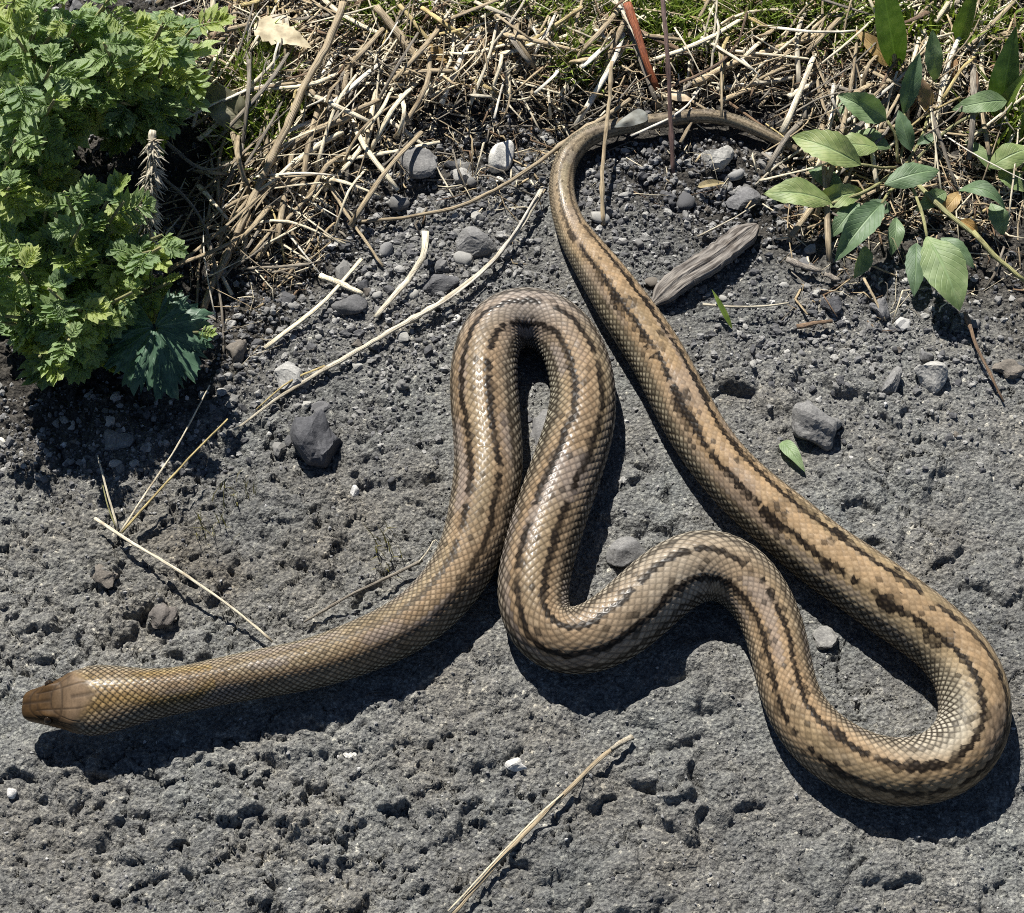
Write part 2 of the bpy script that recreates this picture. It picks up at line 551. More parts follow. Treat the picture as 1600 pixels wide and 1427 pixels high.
LUMPS = [(930, 1232, 30, 4.5), (1045, 1212, 50, 5), (1062, 1268, 44, 6), (365, 1258, 34, 6), (455, 1268, 36, 4.5), (700, 1248, 50, 4), (615, 1248, 24, 4), (1385, 1352, 44, 4), (1130, 1240, 50, 3.5),
         (250, 965, 24, 6), (165, 895, 24, 5), (190, 985, 24, 4), (95, 1015, 40, 4), (60, 960, 36, 3.5), (300, 1010, 36, 4), (215, 940, 34, 4), (490, 850, 60, 5), (560, 900, 40, 4),
         (430, 790, 60, 4), (330, 900, 40, 4), (500, 1300, 60, 3.5), (150, 1270, 60, 3), (250, 1330, 50, 3), (850, 1330, 50, 3), (980, 1390, 60, 3.5), (1280, 1350, 60, 3), (1500, 1370, 60, 3),
         (1340, 760, 50, 3), (1430, 730, 50, 3), (1470, 860, 30, 4), (1380, 830, 40, 3), (1560, 900, 50, 3), (1000, 790, 60, 3), (960, 740, 40, 3), (1120, 1050, 70, 4), (1050, 1110, 60, 3),
         (620, 720, 60, 3), (560, 700, 40, 3), (680, 780, 36, 3), (1200, 600, 60, 4), (1330, 590, 46, 5), (1130, 580, 50, 4), (1390, 640, 30, 4), (100, 1230, 50, 3), (30, 1180, 50, 3),
         (590, 1130, 60, 2.5), (760, 1160, 50, 2.5), (470, 1180, 50, 2.5)]
_lm = [(P(a, b), c * mpp(P(a, b)), h * 0.001) for a, b, c, h in LUMPS]
_sn_c = LINE[::8, :3]
_sn_r = LINE[::8, 3]


def snake_gap(x, y):
    """0 under the snake, 1 away from it"""
    gx, gy = np.linspace(-0.36, 0.36, 181), np.linspace(-0.33, 0.45, 196)
    if not hasattr(snake_gap, 'g'):
        X, Y = np.meshgrid(gx, gy)
        g = np.full(X.shape, 9.0)
        for c, r in zip(_sn_c, _sn_r):
            g = np.minimum(g, np.hypot(X - c[0], Y - c[1]) - r)
        snake_gap.g = g
    fx = np.clip((x + 0.36) / 0.72 * 180, 0, 179.999)
    fy = np.clip((y + 0.33) / 0.78 * 195, 0, 194.999)
    i, j = fx.astype(int), fy.astype(int)
    u, v = fx - i, fy - j
    g = snake_gap.g
    d = (g[j, i] * (1 - u) + g[j, i + 1] * u) * (1 - v) + (g[j + 1, i] * (1 - u) + g[j + 1, i + 1] * u) * v
    return d


def height(x, y, full=False):
    x, y = np.asarray(x, float), np.asarray(y, float)
    s = soil_mask(x, y)
    wx, wy = x + 0.006 * fbm(x * 60, y * 60, 3, 3), y + 0.006 * fbm(x * 60, y * 60, 8, 3)
    big = 0.0045 * fbm(x * 9, y * 9, 1, 3)
    f1, f2, id1 = worley(wx * 30 + 0.25 * fbm(x * 150, y * 150, 41, 3), wy * 34 + 0.25 * fbm(x * 150, y * 150, 42, 3), 11)
    edge = f2 - f1
    pm = sstep(-0.05, 0.22, fbm(x * 13, y * 13, 77, 3))
    crackline = (1 - sstep(0.0, 0.045, edge)) * sstep(0.35, 0.6, vnoise(wx * 60, wy * 60, 43))
    f1b, f2b, idb = worley(wx * 120, wy * 120, 12)
    small = (1 - np.clip(f1b * 1.35, 0, 1) ** 2) * (0.2 + 0.8 * idb)
    f1c, f2c, idc = worley(x * 260 + 3 * fbm(x * 90, y * 90, 44, 2), y * 260, 14)
    grit = (1 - np.clip(f1c * 1.5, 0, 1) ** 2) * idc ** 2
    pits = sstep(0.26, 0.36, fbm(wx * 120, wy * 150, 55, 4))
    tilt = (id1 - 0.5) * ((wx * 30) % 1 - 0.5)
    qx, qy = 0.35 * fbm(x * 220, y * 220, 61, 2), 0.35 * fbm(x * 220, y * 220, 62, 2)
    fa, ea = facets(wx * 78 + qx, wy * 84 + qy, 71)
    fb, eb = facets(wx * 170 + qx, wy * 185 + qy, 72)
    rough = 0.70 + 0.60 * sstep(-0.25, 0.3, fbm(x * 8, y * 8, 73, 3))
    leftness = 0.34 + 0.72 * sstep(0.06, -0.14, x + 0.4 * (y + 0.1) + 0.10 * fbm(x * 6, y * 6, 74, 2))
    rubble = rough * (0.0038 * fa * leftness - 0.0013 * (1 - sstep(0.0, 0.10, ea)) * leftness + 0.0010 * fb)
    kk = 1600.0
    rubble = 0.0013 - np.log1p(np.exp(-np.clip((rubble - 0.0013) * kk, -40, 40))) / kk
    ha = (rubble + (0.0020 * (id1 - 0.5) + 0.0028 * tilt - 0.0044 * crackline) * (0.25 + 0.75 * pm) + 0.0010 * small * (1 - 0.6 * pm) + 0.0007 * grit
          + 0.0015 * fbm(x * 50, y * 50, 5, 3) + 0.0013 * fbm(x * 260, y * 260, 6, 3) - 0.0006 * pits * (1 - 0.7 * pm))
    hs = 0.0020 * fa + 0.0014 * fb + 0.007 * fbm(x * 26, y * 26, 20, 4) + 0.0036 * fbm(x * 120, y * 120, 21, 4) + 0.0022 * small - 0.002
    loc = np.zeros(np.shape(x))
    for c, r, h in _lm:
        q = np.hypot(x - c[0], y - c[1]) / r
        near = q < 1.4
        if np.any(near):
            ang = np.arctan2(y - c[1], x - c[0])
            wobble = 0.22 * np.sin(ang * 3 + c[0] * 90) + 0.16 * np.sin(ang * 5 + c[1] * 140)
            bumpv = h * (1 - sstep(0.60, 0.98, q * (1 + wobble))) - 0.0016 * np.exp(-((q * (1 + wobble) - 1.02) / 0.12) ** 2)
            loc = loc + np.where(near, bumpv, 0)
    h = big + ha * (1 - s) + hs * s + loc * (1 - 0.3 * s)
    g = snake_gap(x, y)
    k = sstep(-0.004, 0.016, g)
    h = h * (0.12 + 0.88 * k) - 0.0012 * (1 - k)
    return (h, s) if full else h


def axis_coords(lo, hi, step, far):
    core = np.arange(lo, hi + step / 2, step)
    out, d, x = [], step, 0.0
    while x < far:
        d *= 1.22
        x += d
        out.append(x)
    out = np.array(out)
    return np.concatenate([lo - out[::-1], core, hi + out])


gx = axis_coords(-0.350, 0.350, 0.00105, 40)
gy = axis_coords(-0.315, 0.425, 0.00105, 40)
X, Y = np.meshgrid(gx, gy)
Z, SM = height(X.ravel(), Y.ravel(), True)
far = np.maximum(np.abs(X.ravel()) - 0.36, np.maximum(-0.33 - Y.ravel(), Y.ravel() - 0.44))
Z = Z * (1 - sstep(0.3, 2.0, far))
nx, ny = len(gx), len(gy)
ii, jj = np.meshgrid(np.arange(nx - 1), np.arange(ny - 1))
a0 = (jj * nx + ii).ravel()
GF = np.stack([a0, a0 + 1, a0 + nx + 1, a0 + nx], -1)
xr, yr = X.ravel(), Y.ravel()
f = fbm(xr * 7, yr * 7, 66, 4)
# brownish earth rubbed into the asphalt left of the coils, pale dust elsewhere
pb = P(330, 850)
brown = np.exp(-(((xr - pb[0]) / 0.10) ** 2 + ((yr - pb[1]) / 0.05) ** 2)) * sstep(-0.3, 0.4, f + 0.2)
pale = np.stack([1 + 0.24 * f - 0.20 * brown, 1 + 0.24 * f - 0.25 * brown, 1 + 0.23 * f - 0.31 * brown], 1)
me = make_mesh('ground', np.stack([xr, yr, Z], 1), GF, True, {'soil': SM, 'pale': pale}, mats=[M_ground])
ground = link('ground', me)
tag(ground, kind='structure')


_ix, _iy = np.searchsorted(gx, -0.3499), np.searchsorted(gy, -0.3149)
_ZG = Z.reshape(ny, nx)


def height_at(x, y):
    x, y = np.asarray(x, float), np.asarray(y, float)
    fi, fj = np.interp(x, gx, np.arange(nx)), np.interp(y, gy, np.arange(ny))
    i, j = np.minimum(fi.astype(int), nx - 2), np.minimum(fj.astype(int), ny - 2)
    u, v = fi - i, fj - j
    return (_ZG[j, i] * (1 - u) + _ZG[j, i + 1] * u) * (1 - v) + (_ZG[j + 1, i] * (1 - u) + _ZG[j + 1, i + 1] * u) * v


def H1(x, y):
    return float(height_at(x, y))


# ------------------------------------------------------------------ snake
def build_snake():
    p, r, um = LINE[:, :3].copy(), LINE[:, 3], LINE[:, 4]
    T = np.gradient(p, axis=0)
    T /= np.linalg.norm(T, axis=1)[:, None]
    view = CAM - p
    view -= T * np.sum(view * T, 1)[:, None]
    view /= np.linalg.norm(view, axis=1)[:, None]
    S0 = np.cross(T, view)                       # right of travel as seen by the viewer
    S0 /= np.linalg.norm(S0, axis=1)[:, None]
    ca, sa = np.sqrt(1 - um ** 2), um
    D = view * ca[:, None] + S0 * sa[:, None]    # towards the back line
    S = S0 * ca[:, None] - view * sa[:, None]
    hm = 0.001
    hs = np.array([0, 0.6, 2, 5, 9, 14, 18.5, 24, 28, 32, 38, 45, 54, 62, 72, 90]) * hm
    ha = np.array([2.4, 5.8, 7.9, 9.1, 10.1, 11.5, 13.2, 15.2, 17.2, 18.4, 20.4, 20.4, 18.8, 17.0, 15.0, 13.6]) * hm
    hb = np.array([1.2, 3.6, 5.0, 6.0, 6.8, 7.8, 8.6, 9.6, 10.4, 11.2, 12.0, 12.6, 13.0, 13.2, 13.3, 13.4]) * hm
    s = s_arr
    w = sstep(0.066, 0.092, s)
    A = np.interp(s, hs, ha) * (1 - w) + r * w
    B = np.interp(s, hs, hb) * (1 - w) + r * 0.96 * w
    NTD, NTV, NR = 176, 18, 33
    th_d = np.linspace(-math.radians(133), math.radians(133), NTD)
    th_v = np.linspace(math.radians(133), math.radians(227), NTV + 2)[1:-1]
    th = np.concatenate([th_d, th_v])
    NT = len(th)
    thn = np.where(th > math.pi, th - 2 * math.pi, th)
    Lsc = np.maximum(2 * math.radians(266) * r / NR * 0.98, 0.0012)
    U = np.concatenate([[0], np.cumsum(0.5 * (1 / Lsc[1:] + 1 / Lsc[:-1]) * np.diff(s))])
    Ug, Tg = np.meshgrid(U, thn, indexing='ij')
    Sg = np.broadcast_to(s[:, None], Ug.shape)
    HALF = math.radians(133)
    def rows(t):
        n = t / HALF
        return (0.5 + 0.5 * n * (1 + 0.24 * (1 - n * n))) * NR
    V = rows(Tg)
    Ug = Ug + 0.16 * (vnoise(Ug * 0.35, V * 0.30, 101) - 0.5) + 0.05 * (vnoise(Ug * 1.1, V * 0.9, 102) - 0.5)
    V = V + 0.34 * (vnoise(Ug * 0.30, V * 0.25 + 9, 103) - 0.5)
    uA, vA = np.round(Ug), 2 * np.round(V / 2)
    dA = np.abs(Ug - uA) * 2 + np.abs(V - vA)
    uB, vB = np.floor(Ug) + 0.5, 2 * np.floor(V / 2) + 1
    dB = np.abs(Ug - uB) * 2 + np.abs(V - vB)
    useA = dA < dB
    uc, vc = np.where(useA, uA, uB), np.where(useA, vA, vB)
    d = np.minimum(dA, dB)
    dx = Ug - uc
    dy = V - vc
    rnd = _h(np.round(uc * 2), vc, 5)
    rnd2 = _h(np.round(uc * 2), vc, 15)
    vent = np.abs(Tg) > math.radians(133)
    head = 1 - sstep(0.037, 0.047, Sg + 0.011 * np.abs(np.sin(Tg)))
    _tg = np.linspace(-HALF, HALF, 600)
    thc = np.interp(vc, rows(_tg), _tg)
    # relief: each scale domed, its hind edge standing over the next one
    amp = (r * math.radians(266) / NR)[:, None] * (0.13 + 0.07 * np.minimum(np.abs(Tg) / 1.4, 1))
    rel = amp * ((1 - d ** 2.2) * 0.62 + 0.5 * (0.5 + dx) - 0.1 + 0.10 * (1 - np.clip(np.abs(dy) * 6, 0, 1)))
    fr = Ug - np.floor(Ug)
    relv = amp * 0.8 * fr
    # head plates
    hp = np.zeros(Sg.shape)
    hx = Sg / hm
    lat = Tg * (np.interp(s, hs, ha) / hm)[:, None]              # mm sideways over the crown
    for x0 in (6.0, 10.5, 18.5, 25.0):
        hp = np.maximum(hp, np.exp(-((hx - x0 - 0.06 * lat ** 2 * (1 if x0 < 20 else -0.3)) / 0.55) ** 2))
    hp = np.maximum(hp, np.exp(-(np.abs(lat) / 0.5) ** 2) * ((hx < 19) | (hx > 30)))
    hp = np.maximum(hp, np.exp(-((np.abs(lat) - 4.2 - 0.09 * np.clip(hx - 16, 0, 40)) / 0.5) ** 2) * (hx > 10))
    labial = (np.abs(Tg) > math.radians(66)) & (np.abs(Tg) < math.radians(100))
    hp = np.where(labial, np.maximum(hp * 0, np.exp(-(((hx / 4.4) % 1 - 0.5) / 0.09) ** 2)), hp)
    mouth = np.exp(-((np.abs(Tg) - math.radians(101) + 0.06 * np.sin(hx * 0.16)) / 0.055) ** 2) * (hx < 40)
    relh = -0.00022 * hp - 0.0009 * mouth
    # brow ridge over the eye and swollen cheeks
    brow = np.exp(-((hx - 16.5) / 4.5) ** 2 - ((np.abs(Tg) - math.radians(36)) / 0.20) ** 2)
    eyep = np.exp(-((hx - 16.5) / 2.6) ** 2 - ((np.abs(Tg) - math.radians(57)) / 0.20) ** 2)
    cheek = np.exp(-((hx - 40) / 8) ** 2 - ((np.abs(Tg) - math.radians(82)) / 0.4) ** 2)
    relh = relh + 0.0012 * brow - 0.0010 * eyep + 0.0014 * cheek
    body_rel = np.where(vent, relv, rel) * (1 - head)
    fade = np.clip(sstep(0.0, 0.03, SNAKE_LEN - Sg), 0, 1)
    off = body_rel * fade + relh * head
    ct, st = np.cos(Tg), np.sin(Tg)
    # a flatter crown and flatter underside on the head
    pw = 1 - 0.30 * head
    cc = np.sign(ct) * np.abs(ct) ** pw
    ss = np.sign(st) * np.abs(st) ** (1 - 0.22 * head)
    loaf = 1 - 0.035 * np.exp(-((np.abs(Tg) - 0.75) / 0.4) ** 2) * (1 - head)
    pos = (p[:, None] + S[:, None] * ((A[:, None] * loaf + off) * ss)[..., None] + D[:, None] * ((B[:, None] * loaf + off) * cc)[..., None])
    # belly flattened where it rests
    z = pos[..., 2]
    rr = r[:, None]
    fl = np.where(z < rr * 0.30, rr * 0.30 - (rr * 0.30) * np.tanh((rr * 0.30 - z) / (rr * 0.32)), z)
    pos[..., 2] = np.where(Sg > 0.35, fl - 0.0008, z)
    # colours
    Wd = np.array
    sv = Sg
    t_r = sstep(SNAKE_LEN * 0.40, SNAKE_LEN * 0.66, sv)             # hind body is more orange
    t_n = 1 - sstep(0.10, 0.34, sv)                                  # neck
    t_t = sstep(SNAKE_LEN * 0.82, SNAKE_LEN * 0.92, sv)             # tail
    def C(*c):
        return np.array(c, float)
    def mixc(a, b, t):
        return a * (1 - t[..., None]) + b * t[..., None]
    dors = mixc(C(.205, .143, .086) + 0 * pos, C(.222, .152, .086) + 0 * pos, t_r)
    dors = mixc(dors, C(.205, .146, .088) + 0 * pos, t_n * 0.8)
    dors = mixc(dors, C(.23, .185, .125) + 0 * pos, t_t)
    flank = mixc(C(.190, .165, .125) + 0 * pos, C(.220, .178, .122) + 0 * pos, t_r)
    at = np.abs(thc)
    side = sstep(math.radians(34), math.radians(80), at)
    col = mixc(dors, flank, side)
    col = mixc(col, C(.36, .33, .22) + 0 * pos, sstep(math.radians(118), math.radians(140), np.abs(Tg)))
    low = vnoise(uc * 0.11, thc * 2.2 + 40, 3)
    col = col * ((0.62 + 0.56 * rnd + 0.30 * low) * (1.14 - 0.30 * d))[..., None]
    olive = vnoise(uc * 0.05, thc * 1.5 + 11, 6)
    col = mixc(col, col * C(.86, 1.0, 1.02), sstep(0.5, 0.85, olive) * 0.5)
    lilac = sstep(0.62, 0.85, vnoise(uc * 0.13, thc * 2.5 + 51, 7)) * (1 - 0.5 * t_r)
    col = mixc(col, C(.20, .175, .17) + 0 * pos, lilac * 0.5)
    # pale centres on some scales
    col = mixc(col, C(.42, .36, .26) + 0 * pos, np.clip((rnd2 - 0.40) * 1.3, 0, 1) * 0.60 * (1 - d) * (0.45 + 0.55 * np.maximum(t_n, side)))
    # silvery sheen where the coils turn hard, painted into the skin colour
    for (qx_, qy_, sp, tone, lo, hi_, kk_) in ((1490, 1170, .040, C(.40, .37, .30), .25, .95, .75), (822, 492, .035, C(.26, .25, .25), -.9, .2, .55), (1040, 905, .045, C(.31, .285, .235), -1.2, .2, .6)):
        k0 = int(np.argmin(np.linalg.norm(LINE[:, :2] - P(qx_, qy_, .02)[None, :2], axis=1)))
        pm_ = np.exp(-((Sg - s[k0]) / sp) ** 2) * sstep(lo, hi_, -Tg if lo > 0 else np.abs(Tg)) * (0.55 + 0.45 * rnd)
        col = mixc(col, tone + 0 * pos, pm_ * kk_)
    # dark bands along the back: a broken wavering line on each side, blotched towards the tail
    sgn = np.where(Tg >= 0, 1.0, -1.0)
    ab = 0.55 * np.abs(Tg) + 0.45 * at
    jag = (vnoise(Ug * 2.3, sgn * 5 + 60, 21) - 0.5) * math.radians(5.0) + (vnoise(Ug * 0.45, sgn * 9 + 30, 22) - 0.5) * math.radians(6.0)
    q = ab - math.radians(24) + jag
    brk = vnoise(Ug * 0.30, sgn * 7 + 3, 9) * 0.65 + vnoise(Ug * 1.3, sgn * 4 + 80, 10) * 0.35
    blot = np.sin(2 * math.pi * (Ug / 8.6) + 3.0 * vnoise(Ug * 0.10, sgn * 3 + 9, 2)) * 0.6 + 1.6 * (vnoise(Ug * 0.55, sgn * 3 + 19, 4) - 0.5)
    bl = sstep(-0.30, 0.45, blot) * t_r * (1 - t_t)
    w_in = math.radians(6.4) * (1 - 0.15 * t_r)
    w_out = math.radians(6.4) + math.radians(23) * bl
    soft = math.radians(1.2)
    core = sstep(-w_in * .85 - soft, -w_in * .85 + soft, q) * (1 - sstep(w_in * .95 - soft, w_in * .95 + soft, q))
    core = core * sstep(0.15, 0.26, brk) * (0.84 + 0.20 * (rnd > 0.25))
    qc = at - math.radians(24)                                   # scale by scale
    hi = math.radians(6.5) + math.radians(15) * bl
    cell = ((qc > -math.radians(6.0)) & (qc < hi)).astype(float)
    cell = cell * (0.35 + 0.65 * _h(np.round(uc * 2), vc, 27)) * ((rnd2 > 0.38 - 0.20 * bl) & (brk > 0.22))
    cell = cell * (0.8 + 0.2 * sstep(0.15, 0.6, d))
    blotch = sstep(-w_in, -w_in + soft, q) * (1 - sstep(math.radians(9) - soft, math.radians(9) + soft, q - math.radians(9) * vnoise(Ug * 1.4, sgn * 8 + 20, 52))) * sstep(0.30, 0.62, bl) * sstep(0.35, 0.6, vnoise(Ug * 0.24, sgn * 6 + 44, 53))
    band = np.maximum(np.maximum(core, cell), blotch) * (1 - 0.90 * t_n) * (1 - 0.55 * t_t) * (1 - vent)
    saddle = t_r * (1 - t_t) * (ab < math.radians(26)) * sstep(0.55, 0.85, blot) * (0.35 + 0.5 * (rnd > 0.5))
    band = np.maximum(band, saddle * (0.5 + 0.5 * (rnd2 > 0.4)) * (1 - vent))
    fleck = (rnd < 0.055) * (at < math.radians(95)) * (0.35 + 0.4 * rnd2) * (1 - 0.4 * t_n)
    band = np.maximum(band, fleck)
    q2 = ab - math.radians(60) + jag * 1.3
    band = np.maximum(band, np.exp(-(q2 / math.radians(4.4)) ** 2) * (0.85 - 0.35 * t_r) * (1 - t_n) * sstep(0.2, 0.45, brk + 0.1))
    dark = C(.012, .009, .007)
    col = mixc(col, dark + 0 * pos, np.clip(band, 0, 1) * (0.90 + 0.10 * sstep(0.2, 0.7, d)))
    # dark skin between scales
    es = 0.40 + 0.58 * np.maximum(side, t_n) - 0.34 * t_r * (1 - side)
    edge = sstep(0.60 - 0.16 * side, 0.90 - 0.10 * side, d) * (1 - vent) * es + np.where(vent, sstep(0.86, 1.0, fr) * 0.55, 0)
    col = mixc(col, C(.022, .017, .012) + 0 * pos, np.clip(edge, 0, 1) * (1 - head))
    # head
    hc = mixc(C(.052, .030, .013) + 0 * pos, C(.130, .090, .056) + 0 * pos, sstep(15, 36, hx + 2.5 * np.cos(Tg * 3)))
    hc = hc * (0.62 + 0.46 * vnoise(hx * 0.35, Tg * 3, 8) + 0.30 * vnoise(hx * 1.6, Tg * 9, 18))[..., None]
    hc = mixc(hc, C(.20, .125, .065) + 0 * pos, labial * 0.45)
    hc = mixc(hc, C(.30, .25, .16) + 0 * pos, sstep(math.radians(104), math.radians(112), np.abs(Tg)))
    hc = mixc(hc, dark + 0 * pos, np.clip(hp * 0.62 + mouth * 0.95, 0, 1))
    stripe = np.exp(-((np.abs(Tg) - math.radians(68) - 0.008 * (hx - 16)) / 0.10) ** 2) * (hx > 15) * (hx < 46)
    hc = mixc(hc, dark + 0 * pos, np.clip(stripe * 0.7, 0, 1))
    nost = np.exp(-((hx - 3.4) / 0.7) ** 2 - ((np.abs(Tg) - math.radians(62)) / 0.12) ** 2)
    hc = mixc(hc, dark + 0 * pos, np.clip(nost, 0, 1))
    ochre = t_n * np.exp(-((np.abs(Tg) - 0.5 - 0.25 * np.sin(Sg * 90)) / 0.28) ** 2) * (Sg < 0.11)
    col = mixc(col, col * C(1.15, 1.05, .62), ochre * 0.7)
    col = mixc(col, hc, head)
    # mesh
    i, j = np.meshgrid(np.arange(NS - 1), np.arange(NT), indexing='ij')
    b0, b1 = i * NT + j, i * NT + (j + 1) % NT
    Q = np.stack([b0, b1, b1 + NT, b0 + NT], -1).reshape(-1, 4)
    VV = pos.reshape(-1, 3)
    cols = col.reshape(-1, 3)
    tip, end = p[0] - T[0] * 0.0004, p[-1] + T[-1] * 0.001
    n0 = len(VV)
    VV = np.concatenate([VV, [tip], [end]])
    cols = np.concatenate([cols, [cols[0]], [cols[-1]]])
    j = np.arange(NT)
    tri = np.concatenate([np.stack([np.full(NT, n0), (j + 1) % NT, j], -1),
                          np.stack([np.full(NT, n0 + 1), (NS - 1) * NT + j, (NS - 1) * NT + (j + 1) % NT], -1)])
    m, nt, bs = new_mat('snake_skin')
    a = attr(nt, 'skin')
    n = noise_node(nt, 900, 3)
    c = mix(nt, 1.0, a.outputs['Color'], ramp(nt, n.outputs[0], [(0.3, (0.86, 0.86, 0.86)), (0.7, (1.12, 1.12, 1.12))]), 'MULTIPLY')
    nt.links.new(c, bs.inputs['Base Color'])
    ga = attr(nt, 'gloss').outputs['Fac']
    nt.links.new(math_node(nt, 'SUBTRACT', 0.50, math_node(nt, 'MULTIPLY', ga, 0.20)), bs.inputs['Roughness'])
    nt.links.new(math_node(nt, 'ADD', 0.04, math_node(nt, 'MULTIPLY', ga, 0.13)), bs.inputs['Specular IOR Level'])
    bump(nt, bs, n.outputs[0], 0.15, 0.0003)
    o0 = np.array([p[0][0], p[0][1], 0])
    gl = sstep(0.50, 0.74, vnoise(uc * 0.07, thc * 1.3 + 71, 12)) * 0.75 + 0.35 * (_h(np.round(uc * 2), vc, 33) > 0.7)
    gl = np.concatenate([(np.clip(gl, 0, 1) * (1 - head) + 0.25 * head).ravel(), [0, 0]])
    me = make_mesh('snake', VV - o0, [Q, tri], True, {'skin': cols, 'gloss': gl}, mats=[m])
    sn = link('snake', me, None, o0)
    tag(sn, 'long tan snake with two dark back stripes looped in coils on the asphalt', 'snake')
    # eyes
    me_, nt, bs = new_mat('snake_eye')
    nn = noise_node(nt, 300)
    nt.links.new(ramp(nt, nn.outputs[0], [(0.3, (0.006, 0.005, 0.004)), (0.7, (0.03, 0.018, 0.008))]), bs.inputs['Base Color'])
    bs.inputs['Roughness'].default_value = 0.2
    bs.inputs['Specular IOR Level'].default_value = 0.25
    k = int(0.0165 / SNAKE_LEN * NS)
    for sg in (-1, 1):
        jx = int(np.argmin(np.abs(th_d - sg * math.radians(57))))
        c = pos[k, jx]
        nrm = c - p[k]
        nrm = nrm / np.linalg.norm(nrm)
        c = c + nrm * 0.0005
        n1, n2 = 10, 14
        vs = []
        for a1 in range(n1 + 1):
            for a2 in range(n2):
                f1, f2 = a1 / n1 * math.pi, a2 / n2 * 2 * math.pi
                vs.append((math.sin(f1) * math.cos(f2) * .0026, math.sin(f1) * math.sin(f2) * .0026, math.cos(f1) * .0026))
        fs = [(a1 * n2 + a2, a1 * n2 + (a2 + 1) % n2, (a1 + 1) * n2 + (a2 + 1) % n2, (a1 + 1) * n2 + a2) for a1 in range(n1) for a2 in range(n2)]
        link('eye', make_mesh('eye', np.array(vs), np.array(fs), True, mats=[me_]), sn, c - o0)


build_snake()

# ------------------------------------------------------------------ stones
def ico(sub):
    t = (1 + 5 ** 0.5) / 2
    v = [(-1, t, 0), (1, t, 0), (-1, -t, 0), (1, -t, 0), (0, -1, t), (0, 1, t), (0, -1, -t), (0, 1, -t), (t, 0, -1), (t, 0, 1), (-t, 0, -1), (-t, 0, 1)]
    v = [np.array(a) / np.linalg.norm(a) for a in v]
    f = [(0, 11, 5), (0, 5, 1), (0, 1, 7), (0, 7, 10), (0, 10, 11), (1, 5, 9), (5, 11, 4), (11, 10, 2), (10, 7, 6), (7, 1, 8), (3, 9, 4), (3, 4, 2), (3, 2, 6), (3, 6, 8), (3, 8, 9),
         (4, 9, 5), (2, 4, 11), (6, 2, 10), (8, 6, 7), (9, 8, 1)]
    for _ in range(sub):
        mid, nf = {}, []
        def m(a, b):
            k = (min(a, b), max(a, b))
            if k not in mid:
                q = v[a] + v[b]
                v.append(q / np.linalg.norm(q))
                mid[k] = len(v) - 1
            return mid[k]
        for a, b, c in f:
            x, y, z = m(a, b), m(b, c), m(c, a)
            nf += [(a, x, z), (b, y, x), (c, z, y), (x, y, z)]
        f = nf
    return np.array(v), np.array(f)


ICO = [ico(0), ico(1), ico(2), ico(3)]


def rock_shape(seed, sub=2, angular=0.6, rough=0.08):
    rg = np.random.default_rng(seed)
    v, f = ICO[sub]
    v = v.copy()
    for _ in range(int(4 + 8 * angular)):                # chop flat facets
        n = rg.normal(0, 1, 3)
        n /= np.linalg.norm(n)
        lim = rg.uniform(0.55, 0.9)
        d = v @ n
        v = v - np.outer(np.clip(d - lim, 0, None), n) * 0.95
    k = rg.normal(0, 1, (6, 3)) * 2.4
    for a in k:
        v = v * (1 + rough * np.sin(v @ a + rg.uniform(0, 6)))[:, None]
    if sub >= 2:
        v = v + rg.normal(0, 0.012, v.shape)
    return v, f


def stone(px, py, wpx, hpx, mat, label, cat='stone', seed=0, thick=0.6, rot=0.0, angular=0.6, sink=0.35, sub=3, name='stone', smooth=False, group=None):
    c = P(px, py)
    m = mpp(c)
    a, b = wpx * m / 2, hpx * m / 2 / math.sin(ELEV)
    t = thick * (a + b) / 2
    v, f = rock_shape(seed, sub, angular)
    v = v / np.abs(v).max(0)
    v = v * np.array([a, b, t])
    cr, sr = math.cos(rot), math.sin(rot)
    v = np.stack([v[:, 0] * cr - v[:, 1] * sr, v[:, 0] * sr + v[:, 1] * cr, v[:, 2]], 1)
    zg = H1(c[0], c[1])
    zc = zg + t * (1 - 2 * sink)
    c = P(px, py, zc)
    o = link(name, make_mesh(name, v, f, smooth, mats=[M_st[mat]]), None, (c[0], c[1], zc))
    return tag(o, label, cat, group)


stone(495, 688, 78, 88, 'dark', 'large dark angular stone with flat top beside long pale straw', seed=3, thick=0.75, rot=0.35, angular=1.0, sink=0.22)
stone(1270, 662, 92, 76, 'grey', 'big rounded grey stone on the asphalt under the broad-leaved weed', seed=8, thick=0.7, angular=0.5, sink=0.3)
stone(1455, 582, 56, 58, 'pale', 'pale rounded stone beside the shadow of the large oval leaf', seed=11, thick=0.8, angular=0.4, sink=0.25)
stone(785, 246, 44, 50, 'white', 'whitish rounded stone lying in the gravel left of the tail bend', seed=14, thick=0.8, angular=0.2, sink=0.25, smooth=True)
stone(371, 549, 36, 48, 'brown', 'brownish rounded stone in the shade right of the dark lobed leaf', seed=16, thick=0.8, angular=0.2, sink=0.3, smooth=True)
stone(1118, 250, 58, 44, 'pale', 'angular pale grey stone just below the thin tail', seed=19, thick=0.7, angular=1.0, sink=0.3)
stone(1160, 312, 60, 40, 'grey', 'flat grey stone between tail and weathered wood', seed=21, thick=0.5, angular=0.8, sink=0.35)
stone(805, 1196, 36, 20, 'white', 'small white stone chip on the asphalt below the middle coil', 'stone', 23, 0.6, 0.1, 0.7, 0.3, 2)
stone(450, 588, 46, 50, 'pale', 'pale grey stone touching the forked end of long straw', seed=27, thick=0.6, rot=0.5, angular=0.9, sink=0.4)
stone(545, 478, 58, 36, 'dark', 'dark smooth oval stone under the short bright straw', seed=31, thick=0.5, angular=0.2, sink=0.4, smooth=True)
stone(683, 445, 70, 40, 'dark', 'dark flat stone in the shade of the bent straw strip', seed=33, thick=0.4, angular=0.9, sink=0.4)
